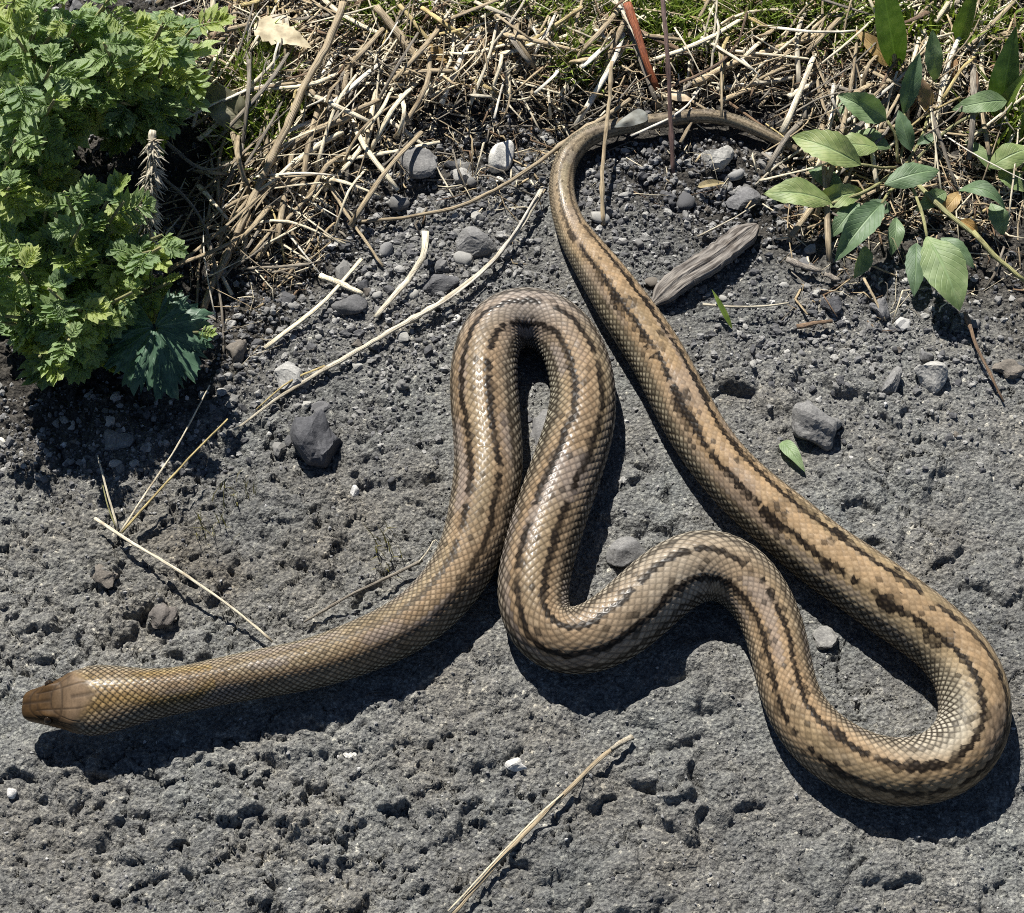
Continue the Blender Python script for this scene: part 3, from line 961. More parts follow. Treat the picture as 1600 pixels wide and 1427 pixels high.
stone(737, 385, 80, 56, 'grey', 'lumpy grey clod above the long pale straw', seed=36, thick=0.6, angular=0.3, sink=0.35)
stone(975, 866, 66, 54, 'grey', 'smooth grey lump against the inner side of the middle coil', seed=39, thick=0.6, rot=0.5, angular=0.1, sink=0.35, smooth=True)
stone(1292, 998, 48, 38, 'grey', 'grey flat stone inside the right-hand loop of the snake', seed=41, thick=0.5, rot=-0.7, angular=0.8, sink=0.35)
stone(1395, 600, 32, 56, 'grey', 'narrow upright grey stone below the broad-leaved weed', seed=44, thick=0.8, rot=-0.25, angular=0.7, sink=0.3)
stone(1578, 578, 56, 34, 'brown', 'brownish flat stone at the far right by the thin twig', seed=46, thick=0.5, angular=0.7, sink=0.35)
stone(186, 690, 52, 44, 'grey', 'grey crumbly clod in the shade below the lobed weed', seed=48, thick=0.6, angular=0.4, sink=0.35)
stone(252, 965, 50, 46, 'brown', 'brown rounded stone half sunk above the snake neck', seed=50, thick=0.4, angular=0.4, sink=0.66)
stone(160, 900, 48, 40, 'brown', 'small brown stone half sunk below the branched straw', seed=52, thick=0.4, angular=0.6, sink=0.62)
stone(555, 770, 18, 20, 'white', 'bright white chip below the large dark stone', 'stone', 54, 0.7, 0, 0.8, 0.3, 2)
stone(19, 1239, 17, 18, 'white', 'tiny white pebble near the left edge below the head', 'pebble', 56, 0.8, 0, 0.2, 0.25, 2, name='pebble', smooth=True)
stone(545, 1180, 26, 12, 'white', 'thin white chip on the asphalt below the neck shadow', 'stone', 58, 0.5, -0.4, 0.8, 0.3, 2)
stone(1375, 480, 34, 40, 'grey', 'small grey stone beside the snapped weed stalk', seed=60, thick=0.8, angular=0.8, sink=0.3)
stone(1300, 478, 36, 28, 'dark', 'small dark stone in the shadow of the folded leaf', seed=62, thick=0.7, angular=0.9, sink=0.3)
stone(852, 680, 56, 90, 'grey', 'smooth grey stone showing between the two upright coils', seed=64, thick=0.25, angular=0.3, sink=0.4, smooth=True)
stone(655, 255, 70, 56, 'grey', 'grey ragged clod in the gravel right of the straw heap', seed=66, thick=0.5, angular=0.8, sink=0.4)
stone(720, 275, 40, 34, 'pale', 'pale stone between curved brown twig and whitish stone', seed=68, thick=0.6, angular=0.8, sink=0.35)

# pebbles: the larger ones are objects, the small ones one mass
PEB = [rock_shape(500 + k, 1, 0.3 + 0.6 * (k % 3) / 2, 0.10) for k in range(8)]
PEB_ME = {}
for k, (v, f) in enumerate(PEB):
    for mn in ('grey', 'dark', 'pale', 'white', 'brown'):
        PEB_ME[k, mn] = make_mesh('pebble', v / np.abs(v).max(), f, k % 4 == 0, mats=[M_st[mn]])
PLACED = []
LANDMARKS = [((440, 52), 'the bleached leaf'), ((1005, 80), 'the red stem'), ((1046, 120), 'the purple stalk'), ((785, 246), 'the whitish rounded stone'), ((350, 165), 'the khaki dead leaf'),
             ((230, 300), 'the shaggy seed spike'), ((425, 250), 'the thickest leaning straw'), ((688, 95), 'the orange withered leaf'), ((880, 290), 'the tail bend'), ((1120, 185), 'the thin tail'),
             ((1100, 415), 'the weathered wood'), ((1390, 50), 'the upright blade leaf'), ((1400, 270), 'the oval-leaved weed'), ((630, 430), 'the bent straw strip'), ((820, 460), 'the arched coil'),
             ((1270, 662), 'the big rounded stone'), ((495, 690), 'the dark angular stone'), ((655, 255), 'the ragged clod'), ((737, 385), 'the lumpy grey clod'), ((1475, 440), 'the largest oval leaf'),
             ((255, 560), 'the big dark lobed leaf'), ((1118, 250), 'the angular pale stone'), ((500, 225), 'the short thick tan straw'), ((945, 160), 'the pinkish tan upright stalk'), ((1200, 85), 'the long tan straw'),
             ((860, 45), 'the straight yellow straw'), ((1455, 582), 'the pale rounded stone'), ((450, 590), 'the forked straw end'), ((1560, 130), 'the standing edge leaf'), ((625, 60), 'the thick pinkish straw'),
             ((545, 478), 'the dark oval stone'), ((186, 690), 'the shaded crumbly clod'), ((1000, 330), 'the foot of the tan stalk')]


def place_label(what, px, py, verb):
    d, (lx, ly), nm = min((math.hypot(px - a[0], (py - a[1])), a, b) for a, b in LANDMARKS)
    dx, dy = px - lx, py - ly
    if abs(dx) > 2.2 * abs(dy):
        w = 'right of' if dx > 0 else 'left of'
    elif abs(dy) > 2.2 * abs(dx):
        w = 'below' if dy > 0 else 'above'
    else:
        w = ('below and ' if dy > 0 else 'above and ') + ('right of' if dx > 0 else 'left of')
    return f"{what} {verb} {'close ' if d < 38 else ''}{w} {nm}"


def gravel_weight(px, py):
    w = 0.03
    for cx, cy, sx, sy, k in ((640, 400, 170, 130, 1.0), (980, 290, 130, 90, 1.0), (430, 520, 90, 90, 0.9), (1330, 500, 200, 70, 0.6), (760, 300, 90, 90, 1.0), (150, 700, 160, 60, 0.7),
                              (1130, 330, 90, 90, 0.9), (640, 560, 110, 90, 0.4), (1450, 560, 130, 80, 0.35)):
        w = max(w, k * math.exp(-0.5 * (((px - cx) / sx) ** 2 + ((py - cy) / sy) ** 2)))
    if py < 150:
        w = max(w, 0.25)
    return w


n = 0
while n < 290:
    px, py = random.uniform(-10, 1610), random.uniform(0, 760)
    if random.random() > gravel_weight(px, py):
        continue
    c = P(px, py)
    if snake_gap(np.array([c[0]]), np.array([c[1]]))[0] < 0.006:
        continue
    size = random.uniform(9, 17) if random.random() < 0.72 else random.uniform(17, 34)
    mn = random.choices(['grey', 'dark', 'pale', 'white', 'brown'], [8, 4, 6, 0.4, 2])[0]
    r = size * mpp(c) / 2
    zg = H1(c[0], c[1])
    o = link('pebble', PEB_ME[random.randrange(8), mn], None, (c[0], c[1], zg + r * 0.25))
    o.scale = (r * random.uniform(0.9, 1.35), r * random.uniform(0.8, 1.1), r * random.uniform(0.55, 0.9))
    o.rotation_euler = (random.uniform(-.4, .4), random.uniform(-.4, .4), random.uniform(0, 6.28))
    PLACED.append((o, px, py))
    tag(o, place_label(('larger ' if size > 19 else 'small ') + mn + ' pebble', px, py, 'lying'), 'pebble', mn + ' pebbles scattered in the gravelly soil')
    n += 1

def scatter(count, weight, y0=-40, y1=1460):
    out = np.zeros((0, 2))
    rg = RNG
    while len(out) < count:
        q = np.stack([rg.uniform(-60, 1660, count * 3), rg.uniform(y0, y1, count * 3)], 1)
        w = np.array([weight(a, b) for a, b in q])
        out = np.concatenate([out, q[rg.uniform(0, 1, len(q)) < w]])
    out = out[:count]
    dv = CF[None] + CR[None] * ((out[:, :1] - PW / 2) * KPX) + CU[None] * ((PH / 2 - out[:, 1:]) * KPX)
    c = CAM[None] + dv * ((0 - CAM[2]) / dv[:, 2:3])
    return out, c


for mn, count in (('grey', 520), ('pale', 330), ('dark', 330)):
    px_, c = scatter(count, gravel_weight, 100, 760)
    ok = snake_gap(c[:, 0], c[:, 1]) > 0.005
    px_, c = px_[ok], c[ok]
    J = Join()
    hz = height_at(c[:, 0], c[:, 1])
    for k in range(len(c)):
        v, f = PEB[k % 8]
        a = random.uniform(0, 6.28)
        sz = random.choice((7, 9, 11, 14, 18)) * mpp(c[k]) / 2
        v = v / np.abs(v).max() * np.array([random.uniform(.8, 1.4), random.uniform(.7, 1.1), random.uniform(.5, .9)]) * sz
        v = np.stack([v[:, 0] * math.cos(a) - v[:, 1] * math.sin(a), v[:, 0] * math.sin(a) + v[:, 1] * math.cos(a), v[:, 2]], 1)
        J.add(v + np.array([c[k][0], c[k][1], hz[k] + sz * .15]), None, f)
    tag(link('crushed_stone', J.mesh('crushed_stone', M_st[mn], False)), mn + ' crushed stone filling the ground between straw and snake', kind='stuff')

for mn, count, base in (('grey', 12000, 0.05), ('pale', 5200, 0.03), ('dark', 6500, 0.03), ('white', 600, 0.10)):
    px_, c = scatter(count, lambda a, b: gravel_weight(a, b) + base)
    g = snake_gap(c[:, 0], c[:, 1])
    ok = g > 0.002
    px_, c = px_[ok], c[ok]
    n = len(c)
    dep = (c - CAM) @ CF
    size = RNG.choice([2.2, 3.0, 4.0, 5.5, 7.5, 10.0], n, p=[.18, .22, .22, .18, .13, .07]) * KPX * dep / 2 * RNG.uniform(0.8, 1.3, n)
    thin = (px_[:, 1] > 740)
    size = np.where(thin, np.minimum(size * 0.75, 0.0013), size)
    hz = height_at(c[:, 0], c[:, 1])
    v, f = ICO[0]
    V = v[None] * RNG.uniform(0.6, 1.3, (n, 12, 1)) * RNG.uniform(0.55, 1.25, (n, 1, 3))
    V = V * size[:, None, None] + np.stack([c[:, 0], c[:, 1], hz + size * 0.2], 1)[:, None]
    Fc = (f[None] + (np.arange(n) * 12)[:, None, None]).reshape(-1, 3)
    o = link('gravel', make_mesh('gravel', V.reshape(-1, 3), Fc, False, mats=[M_st[mn]]))
    tag(o, kind='stuff', label={'grey': 'fine grey gravel scattered over the soil', 'pale': 'fine pale grit scattered over the soil', 'dark': 'fine dark grit scattered over the soil',
                                'white': 'tiny white grains sprinkled on the ground'}[mn])

# ------------------------------------------------------------------ straws and twigs
def straw(pts, wpx, mat, label=None, cat='straw', name='straw_stalk', z=5, taper=0.75, flat=0.8, parent=None, wob=0.05, sides=6, group=None, n=None, origin=None, knots=0):
    """pts: photo pixels (x, y[, height in mm above the soil])"""
    q = []
    for t in pts:
        hz = (t[2] if len(t) > 2 else z) * 0.001
        c = P(t[0], t[1])
        zz = max(H1(c[0], c[1]), -0.001) + hz
        for _ in range(2):
            c = P(t[0], t[1], zz)
        q.append(c)
    q = np.array(q)
    n = n or max(8, min(40, int(np.linalg.norm(np.diff(q, axis=0), axis=1).sum() / 0.006)))
    c = spline(q, n)
    r = wpx * 0.86 * mpp(c[n // 2]) / 2 * np.linspace(1.0, taper, n)
    rg = np.random.default_rng(int(abs(pts[0][0] * 7 + pts[-1][1])))
    wobl = np.cumsum(rg.normal(0, 1, (n, 3)), 0)
    wobl -= np.linspace(0, 1, n)[:, None] * wobl[-1:]
    c = c + wobl * r.mean() * 0.09 + rg.normal(0, 1, (n, 3)) * r.mean() * 0.07
    for _ in range(knots):
        k = rg.integers(1, n - 1)
        r[k] *= 1.45
    v, f, cap, uv = tube(c, r, sides, flat, wob, int(pts[0][0]))
    o0 = np.array([q[:, 0].mean(), q[:, 1].mean(), q[:, 2].min()]) if origin is None else np.asarray(origin)
    o = link(name, make_mesh(name, v - o0, [f, cap], True, uv=uv, mats=[M_sw[mat] if mat in M_sw else M_wood]), parent, None if parent else o0)
    if label:
        tag(o, label, cat, group)
    return o


t0 = P(600, 525)
t = thing('straw_stalk', 'long whitish straw slanting from the tail bend down to the left', 'straw', (t0[0], t0[1], 0))
straw([(846, 296, 10), (815, 350, 9), (770, 405, 8), (705, 460, 8), (600, 522, 6), (505, 578, 5)], 10, 'pale', parent=t, origin=t.location, name='stalk', taper=1.0, flat=0.5, knots=2)
straw([(840, 304, 11), (768, 410, 9.5), (703, 465, 9.5), (640, 502, 8)], 5, 'white', parent=t, origin=t.location, name='sheath_strip', taper=.6, flat=.4)
straw([(512, 574, 6), (440, 618, 5), (366, 672, 3)], 9, 'pale', parent=t, origin=t.location, name='sheath_strip', taper=0.5, flat=0.5)
straw([(508, 572, 5), (455, 595, 5), (400, 640, 3)], 5, 'yellow', parent=t, origin=t.location, name='sheath_strip', taper=0.5, flat=0.5)
t0 = P(188, 838)
t = thing('branched_straw', 'dry branched straw forking into thin prongs above the snake neck', 'straw', (t0[0], t0[1], 0))
straw([(148, 810, 7), (188, 837, 9), (300, 905, 10), (370, 955, 9), (426, 1003, 6)], 7, 'pale', parent=t, origin=t.location, name='stalk', taper=0.7)
straw([(190, 832, 9), (250, 765, 16), (310, 700, 22), (356, 655, 26)], 5.5, 'yellow', parent=t, origin=t.location, name='prong', taper=0.6)
straw([(188, 832, 9), (225, 775, 16), (275, 700, 24), (328, 602, 30)], 4.5, 'pale', parent=t, origin=t.location, name='prong', taper=0.6)
straw([(184, 828, 9), (172, 785, 14), (152, 712, 20)], 5, 'pale', parent=t, origin=t.location, name='prong', taper=0.6)
straw([(182, 826, 9), (168, 790, 12), (160, 755, 14)], 3.5, 'greenish', parent=t, origin=t.location, name='prong', taper=0.6)
t0 = P(860, 1260)
t = thing('split_straw', 'tan split straw lying alone on the asphalt below the coils', 'straw', (t0[0], t0[1], 0))
straw([(985, 1153, 4), (945, 1180, 6), (905, 1218, 6), (850, 1273, 6), (780, 1345, 6), (708, 1428, 5)], 9, 'tan', parent=t, origin=t.location, name='stalk', taper=0.95, flat=0.5)
straw([(880, 1240, 7), (850, 1266, 8), (780, 1338, 8), (700, 1424, 7)], 4, 'pale', parent=t, origin=t.location, name='split_edge', taper=0.8, flat=0.5)
straw([(988, 1152, 4), (975, 1158, 6), (955, 1170, 7)], 12, 'pale', parent=t, origin=t.location, name='frayed_tip', taper=0.6, flat=0.5)
straw([(660, 876, 6), (600, 905, 7), (545, 932, 6), (475, 972, 3)], 7, 'grey', 'thin grey stalk beside the neck curve pointing at the coil', cat='stalk', taper=0.5, knots=2)
straw([(652, 882, 6), (668, 862, 9), (681, 844, 10), (686, 850, 9)], 4, 'pale', 'tiny hooked straw tip beside the first coil', taper=0.6)
straw([(956, 96, 40), (952, 150, 30), (945, 220, 22), (940, 290, 12), (943, 352, 1)], 7.5, 'tan', 'upright pinkish tan stalk crossing in front of the tail bend', 'stalk', taper=1.1, knots=2)
straw([(1034, -10, 55), (1043, 90, 42), (1048, 180, 24), (1052, 272, 2)], 9, 'purple', 'upright dark purple stalk crossing in front of the thin tail', 'stalk', taper=0.9, knots=2)
straw([(980, 5, 35), (996, 55, 28), (1012, 105, 20), (1028, 142, 10)], 18, 'rust', 'thick rusty red stem at the top behind the tail', 'stem', name='red_stem', taper=0.7)
straw([(1020, 118, 14), (1032, 145, 8), (1048, 160, 4)], 9, 'pale', 'pale frayed stump at the foot of the red stem', 'stem', name='stem_stump', taper=0.5)
straw([(985, 155, 18), (940, 188, 16), (900, 208, 14), (850, 246, 11), (790, 286, 9), (722, 320, 7), (640, 338, 6), (562, 347, 4)], 9, 'tan', 'long curved tan twig left of the tail bend', 'twig', name='twig', taper=0.7, knots=3)
straw([(536, 5, 30), (505, 75, 30), (478, 122, 28), (445, 195, 25), (420, 250, 22), (385, 330, 16), (350, 405, 10), (318, 482, 3)], 15, 'tan', 'thickest tan straw leaning across the heap toward the lobed weed', taper=0.8, knots=3, flat=0.9)
straw([(575, 165, 18), (535, 188, 18), (496, 203, 18), (460, 222, 16), (415, 248, 12)], 15, 'tan', 'short thick tan straw meeting the leaning stalk', taper=0.9)
straw([(535, 205, 14), (500, 226, 14), (460, 256, 12), (410, 300, 8), (372, 345, 4)], 12, 'pale', 'bright straw below the short thick one in the heap', taper=0.8)
straw([(588, 10, 25), (615, 45, 22), (640, 75, 18), (662, 103, 12)], 17, 'tan', 'thick pinkish straw slanting down at the top middle', taper=0.85)
straw([(624, 8, 24), (655, 45, 20), (680, 75, 16), (705, 98, 14), (740, 100, 10)], 9, 'yellow', 'yellow straw bent beside the thick pinkish one', taper=0.7)
straw([(660, 12, 22), (700, 40, 20), (730, 58, 18), (780, 84, 15), (806, 80, 14)], 10, 'yellow', 'pale yellow straw running along the top of the heap', taper=0.8)
straw([(798, 84, 14), (850, 50, 22), (910, 12, 28)], 10, 'yellow', 'straight yellow straw rising to the upper edge', taper=0.8)
straw([(796, 92, 12), (850, 68, 16), (915, 47, 20)], 12, 'pale', 'pale straw just below the straight yellow one', taper=0.8)
straw([(728, 62, 18), (765, 100, 14), (805, 146, 8)], 7, 'tan', 'thin tan straw pointing down toward the whitish stone', taper=0.7)
straw([(603, 186, 10), (632, 206, 10), (664, 229, 6)], 10, 'pale', 'short stout pale straw above the ragged clod', taper=0.9)
straw([(664, 232, 5), (690, 275, 4), (710, 310, 2)], 5, 'pale', 'fine pale straw continuing below the short stout one', taper=0.6)
straw([(515, 292, 8), (545, 340, 8), (565, 368, 7), (598, 416, 2)], 7, 'tan', 'thin straw leaning over the gravel left of bent strip', taper=0.8)
straw([(664, 362, 14), (660, 400, 12), (645, 425, 10), (618, 458, 7), (586, 496, 3)], 15, 'pale', 'broad bent straw strip casting a dark shadow on gravel', taper=0.6, flat=0.35)
straw([(500, 431, 5), (530, 443, 6), (566, 460, 4)], 13, 'pale', 'short bright straw piece above the dark oval stone', taper=0.8)
straw([(1084, 132, 14), (1130, 108, 16), (1200, 80, 18), (1250, 64, 18), (1302, 47, 16)], 13, 'tan', 'long tan straw slanting up to the right behind the tail', taper=0.8, knots=2)
straw([(1120, 140, 10), (1160, 133, 12), (1210, 126, 12), (1290, 112, 10)], 11, 'pale', 'pale straw below the long tan one behind the tail', taper=0.8)
straw([(1095, 132, 10), (1145, 165, 9), (1210, 210, 6)], 7, 'brown', 'thin brown twig crossing behind the thin tail', 'twig', name='twig', taper=0.7)
straw([(1508, 488, 8), (1524, 535, 8), (1545, 580, 6), (1568, 628, 2)], 8, 'brown', 'thin brown twig hanging down to the asphalt at right', 'twig', name='twig', taper=0.5, knots=2)
straw([(1350, 435, 8), (1368, 470, 6), (1384, 502, 2)], 6, 'tan', 'snapped tan weed stalk below the folded leaf', 'stalk', taper=0.6)
straw([(1098, 476, 8), (1150, 480, 9), (1200, 478, 8), (1232, 474, 5)], 5, 'pale', 'thin level straw right of the weathered wood', taper=0.8)
straw([(84, 372, 55), (76, 430, 45), (68, 480, 34), (58, 538, 22)], 10, 'pale', 'pale straw standing against the front of the lobed weed', taper=0.55)
straw([(70, 40, 70), (90, 70, 66), (126, 95, 60)], 11, 'pale', 'whitish straw piece caught among the top left leaves', taper=0.7)
straw([(255, 218, 16), (285, 245, 15), (306, 260, 14), (322, 266, 13), (376, 249, 10)], 9, 'grey', 'grey bent stalk in the dark gap beside the weed', 'stalk', taper=0.6)
straw([(244, 270, 20), (290, 310, 16), (318, 350, 13), (334, 410, 9), (345, 470, 6), (350, 552, 2)], 7, 'grey', 'grey wiry stalk curving down past the dark lobed leaf', 'stalk', taper=0.6)
straw([(283, 90, 30), (308, 110, 26), (335, 128, 20)], 9, 'pale', 'short pale straw at the edge of lobed leaves', taper=0.8)
straw([(328, 56, 26), (360, 46, 26), (395, 38, 22)], 12, 'tan', 'tan straw beside the bleached leaf', taper=0.8)
straw([(1520, 362, 16), (1550, 395, 12), (1602, 440, 5)], 11, 'greenish', 'pale green stalk running off the right edge', 'stalk', taper=0.8)
straw([(1382, 205, 12), (1390, 150, 20), (1402, 112, 26)], 6, 'pale', 'whitish thin stalk at the foot of the tall blade', 'stalk', taper=0.7)
straw([(1405, 215, 10), (1440, 185, 16), (1500, 152, 20)], 6, 'yellow', 'yellow thin stalk slanting up through the right weed', 'stalk', taper=0.7)
straw([(1090, 370, 4), (1140, 345, 8), (1180, 320, 4)], 4, 'pale', 'fine pale straw over the upper end of weathered wood', taper=0.6)
straw([(820, 345, 4), (838, 320, 6), (852, 296, 8)], 4, 'tan', 'tiny tan straw at the top of long whitish straw', taper=0.6)
straw([(1255, 232, 10), (1210, 262, 8), (1180, 290, 4)], 6, 'pale', 'thin pale straw left of the bluish oval leaf', taper=0.7)

# weathered wood
c0 = P(1100, 415)
v, f, cap, uv = tube(spline(np.array([P(1020, 476, .003), P(1060, 440, .006), P(1105, 412, .008), P(1150, 378, .006), P(1182, 352, .002)]), 26), np.array([2.5, 4.5, 7, 8.4, 9.0, 9.2] + [9.4, 9.5, 9.6, 9.4] * 4 + [8.2, 6.5, 4.5, 2.5]) * 0.001, 22, 0.62, 0.035, 4)
cx = v[:-2].reshape(26, 22, 3)
mid = cx.mean(1, keepdims=True)
gro = 1 - 0.19 * (np.sin(np.arange(22) * 2.9)[None, :, None] > 0.35) + 0.05 * RNG.normal(0, 1, (1, 22, 1))
v[:-2] = (mid + (cx - mid) * gro).reshape(-1, 3)
o = link('wood_fragment', make_mesh('wood_fragment', v - np.array([c0[0], c0[1], 0]), [f, cap], False, uv=uv, mats=[M_wood]), None, (c0[0], c0[1], 0))
tag(o, 'weathered grooved grey wood fragment lying against the tail part', 'wood')
for (pts, w, lab) in (([(1228, 405, 5), (1258, 416, 6), (1284, 424, 5)], 15, 'small grey wood splinter below the lower left leaf'), ([(1288, 428, 5), (1312, 438, 5)], 12, 'pale short splinter beside the grey wood splinter'),
                      ([(1245, 510, 4), (1270, 506, 6), (1300, 502, 4)], 10, 'rusty brown bark sliver on the soil right of the thin level straw')):
    straw(pts, w, 'wood' if 'rusty' not in lab else 'brown', lab, 'wood', name='wood_splinter', flat=0.6, taper=0.8, sides=7, wob=0.1)

# shaggy dry spike beside the lobed weed
c0 = P(230, 300)
J = Join()
core = spline(np.array([P(238, 205, .112), P(238, 250, .104), P(231, 310, .088), P(225, 380, .062)]), 22)
v, f, cap, uv = tube(core, np.linspace(0.0032, 0.0022, 22), 7, 1, 0.25, 9)
J.add(v, f, cap, uv)
v, f, cap, uv = tube(spline(np.array([P(225, 380, .062), P(224, 420, .045), P(226, 470, .018), P(228, 505, -.001)]), 8), np.linspace(.0016, .0013, 8), 6)
J.add(v, f, cap, uv)
for k in range(420):
    q = core[random.randrange(2, 22)]
    d = RNG.normal(0, 1, 3)
    d = d / np.linalg.norm(d) + np.array([0.1, -0.75, -0.1])
    L = random.uniform(.005, .011)
    v, f, cap, uv = tube(np.array([q, q + d * L * .5, q + d * L + np.array([0, 0, -.001])]), np.array([.0009, .0008, .0002]), 3)
    J.add(v, f, cap, uv)
o = link('dry_seed_spike', J.mesh('dry_seed_spike', M_sw['pale'], True, (c0[0], c0[1], 0)), None, (c0[0], c0[1], 0))
tag(o, 'shaggy dry beige seed spike hanging beside the lobed weed', 'seed head')

# tangled stalks on the bank
def straw_spot():
    while True:
        r = random.random()
        if r < 0.50:
            x, y = random.uniform(300, 880), random.uniform(-20, 330)
            if y > 120 and random.random() > math.exp(-(y - 120) / (180.0 if x < 540 else 55.0)):
                continue
        elif r < 0.74:
            x, y = random.uniform(840, 1340), random.uniform(-20, 175)
            if y > 110 and random.random() > 0.5:
                continue
        elif r < 0.94:
            x, y = random.uniform(1230, 1620), random.uniform(-20, 360)
        else:
            x, y = random.uniform(240, 480), random.uniform(180, 420)
        if x < 345 and 140 < y < 420 and random.random() < 0.72:
            continue
        return x, y


for k in range(300):
    x, y = straw_spot()
    L = random.uniform(34, 90) if random.random() < 0.55 else random.uniform(90, 210)
    a = random.gauss(-0.85, 0.5) if random.random() < 0.5 else (random.gauss(0.65, 0.4) if random.random() < 0.6 else random.uniform(0, 3.14))
    dx, dy = math.cos(a) * L, math.sin(a) * L * 0.8
    b = random.gauss(0, 0.06) * L
    mat = random.choices(['white', 'pale', 'tan', 'yellow', 'grey', 'brown'], [2.5, 5, 5, 2.4, 2.4, 1.8])[0]
    zt = random.uniform(4, 34) if y < 200 else random.uniform(1, 12)
    za, zb = random.uniform(1, max(2, zt)), random.uniform(1, max(2, zt))
    w = random.choice((3.2, 4, 5, 6, 8, 11, 13)) if y < 190 else random.choice((2.6, 3.5, 4.5, 5.5, 7, 9))
    tilt = dy / dx if abs(dx) > 1e-6 else 9
    way = 'upright' if abs(tilt) > 2.2 else ('level' if abs(tilt) < 0.3 else ('rising' if tilt < 0 else 'falling'))
    lab = place_label(f"{'thick' if w >= 8 else ('thin' if w > 4 else 'hair-thin')} {'long' if L > 100 else ('short' if L < 55 else 'medium')} {mat} stalk", x, y, way)
    so = straw([(x - dx / 2, y - dy / 2, za), (x + b, y + b * .6, zt), (x + dx / 2, y + dy / 2, zb)], w, mat,
          lab, 'straw', taper=random.uniform(.5, .9), sides=6, n=9, group=mat + ' dry stalks tangled on the bank', flat=random.uniform(.18, .65))
    PLACED.append((so, x, y))

# the rest of the straw, beyond the stalks that can be picked out
def straw_mass(n, mat, spots):
    J = Join()
    for k in range(n):
        cx, cy, sx, sy = random.choice(spots)
        x, y = random.gauss(cx, sx), random.gauss(cy, sy)
        L = random.uniform(60, 250)
        a = random.gauss(-0.95, 0.45) if random.random() < 0.7 else random.uniform(0, 3.14)
        dx, dy = math.cos(a) * L / 2, math.sin(a) * L / 2
        z0, z1, z2 = random.uniform(2, 16), random.uniform(5, 30), random.uniform(2, 20)
        q = []
        for (u, v, z) in ((x - dx, y - dy, z0), (x + random.gauss(0, .08) * L, y + random.gauss(0, .06) * L, z1), (x + dx, y + dy, z2)):
            c = P(u, v)
            q.append(P(u, v, H1(c[0], c[1]) + z * .001))
        g = snake_gap(np.array([p[0] for p in q]), np.array([p[1] for p in q])).min()
        if g < 0.008:
            continue
        c = spline(np.array(q), 8)
        w = random.choice((2.5, 3.5, 5, 7, 10)) * .5 * mpp(c[4])
        c = c + RNG.normal(0, .06, (8, 3)) * w
        v, f, cap, uv = tube(c, np.linspace(w, w * random.uniform(.5, .9), 8), 5, random.uniform(.18, .6), .05, k)
        J.add(v, f, cap, uv)
    return tag(link('straw_mat', J.mesh('straw_mat', M_sw[mat])), 'tangled mat of ' + mat + ' dry straw on the bank', kind='stuff')


MAT_SPOTS = [(430, 240, 60, 60), (480, 120, 80, 60), (540, 190, 50, 50), (400, 330, 45, 45), (620, 60, 80, 40), (760, 60, 80, 40), (390, 100, 40, 50), (900, 60, 60, 35), (1120, 90, 90, 35), (1280, 90, 60, 50), (1480, 120, 70, 70), (1330, 200, 40, 60), (600, -70, 200, 40), (1100, -70, 250, 40), (1560, -40, 120, 60), (1680, 120, 60, 80)]
straw_mass(230, 'tan', MAT_SPOTS)
straw_mass(210, 'pale', MAT_SPOTS)
straw_mass(120, 'grey', MAT_SPOTS)
straw_mass(60, 'white', MAT_SPOTS)

# fine litter
for mat, cnt in (('tan', 2300), ('grey', 1500), ('pale', 2600), ('brown', 1300)):
    J = Join()
    for k in range(cnt):
        x, y = straw_spot()
        if random.random() < 0.25:
            y += random.uniform(0, 160)
        c = P(x, y)
        if snake_gap(np.array([c[0]]), np.array([c[1]]))[0] < 0.004:
            continue
        a = random.uniform(0, 6.28)
        L = .0025 + .022 * random.random() ** 2
        zz = H1(c[0], c[1]) + random.uniform(.0005, .020 if y < 180 else .003)
        d = np.array([math.cos(a), math.sin(a), random.uniform(-.35, .35)]) * L
        b = RNG.normal(0, .28, 3) * L
        m0 = np.array([c[0], c[1], zz])
        v, f, cap, uv = tube(np.array([m0 - d, m0 + b, m0 + d]), np.array([.5, .6, .3]) * 0.001 * (.35 + 1.5 * random.random() ** 2), 4, .6)
        J.add(v, f, cap, uv)
    o = link('plant_litter', J.mesh('plant_litter', M_sw[mat]))
    tag(o, 'fine ' + mat + ' plant litter' + ' covering the bank', kind='stuff')

# ------------------------------------------------------------------ leaves
def ovate(base, tip, width, side, up, bend=0.0, fold=0.25, wav=0.06, shape=0.55, nl=14, nw=6, curl=0.0, seed=0, teeth=0.0):
    """a single broad leaf from base to tip; side = where its right edge points, up = its face"""
    base, tip = np.asarray(base), np.asarray(tip)
    L = np.linalg.norm(tip - base)
    t = np.linspace(0, 1, nl + 1)
    ax = base + np.outer(t, tip - base) + np.outer(4 * t * (1 - t) * bend * L, up)
    w = np.sin(np.pi * np.clip(t, 0, 1) ** shape) ** 0.85
    w = np.maximum(w, 0.05 * (1 - t)) + 0.0
    w[-1] = 0.004
    rg = np.random.default_rng(seed)
    k = np.linspace(-1, 1, nw + 1)
    ph = rg.uniform(0, 6, 4)
    V, UV = [], []
    for i, tt in enumerate(t):
        for q in k:
            e = abs(q)
            wq = w[i] * (1 + teeth * (e > 0.9) * math.sin(tt * 46 + ph[3]))
            y = q * wq * width / 2
            zf = fold * e * w[i] * width / 2 - curl * e ** 2 * w[i] * width / 2
            wv = wav * width * e * math.sin(tt * 9 + ph[0] + (q > 0) * ph[1]) * w[i] + 0.012 * width * math.sin(tt * 30 + q * 5)
            V.append(ax[i] + side * y + up * (zf + wv))
            UV.append(((q + 1) / 2, tt))
    n = nw + 1
    F = [(i * n + j, i * n + j + 1, (i + 1) * n + j + 1, (i + 1) * n + j) for i in range(nl) for j in range(nw)]
    return np.array(V), np.array(F), np.array(UV)


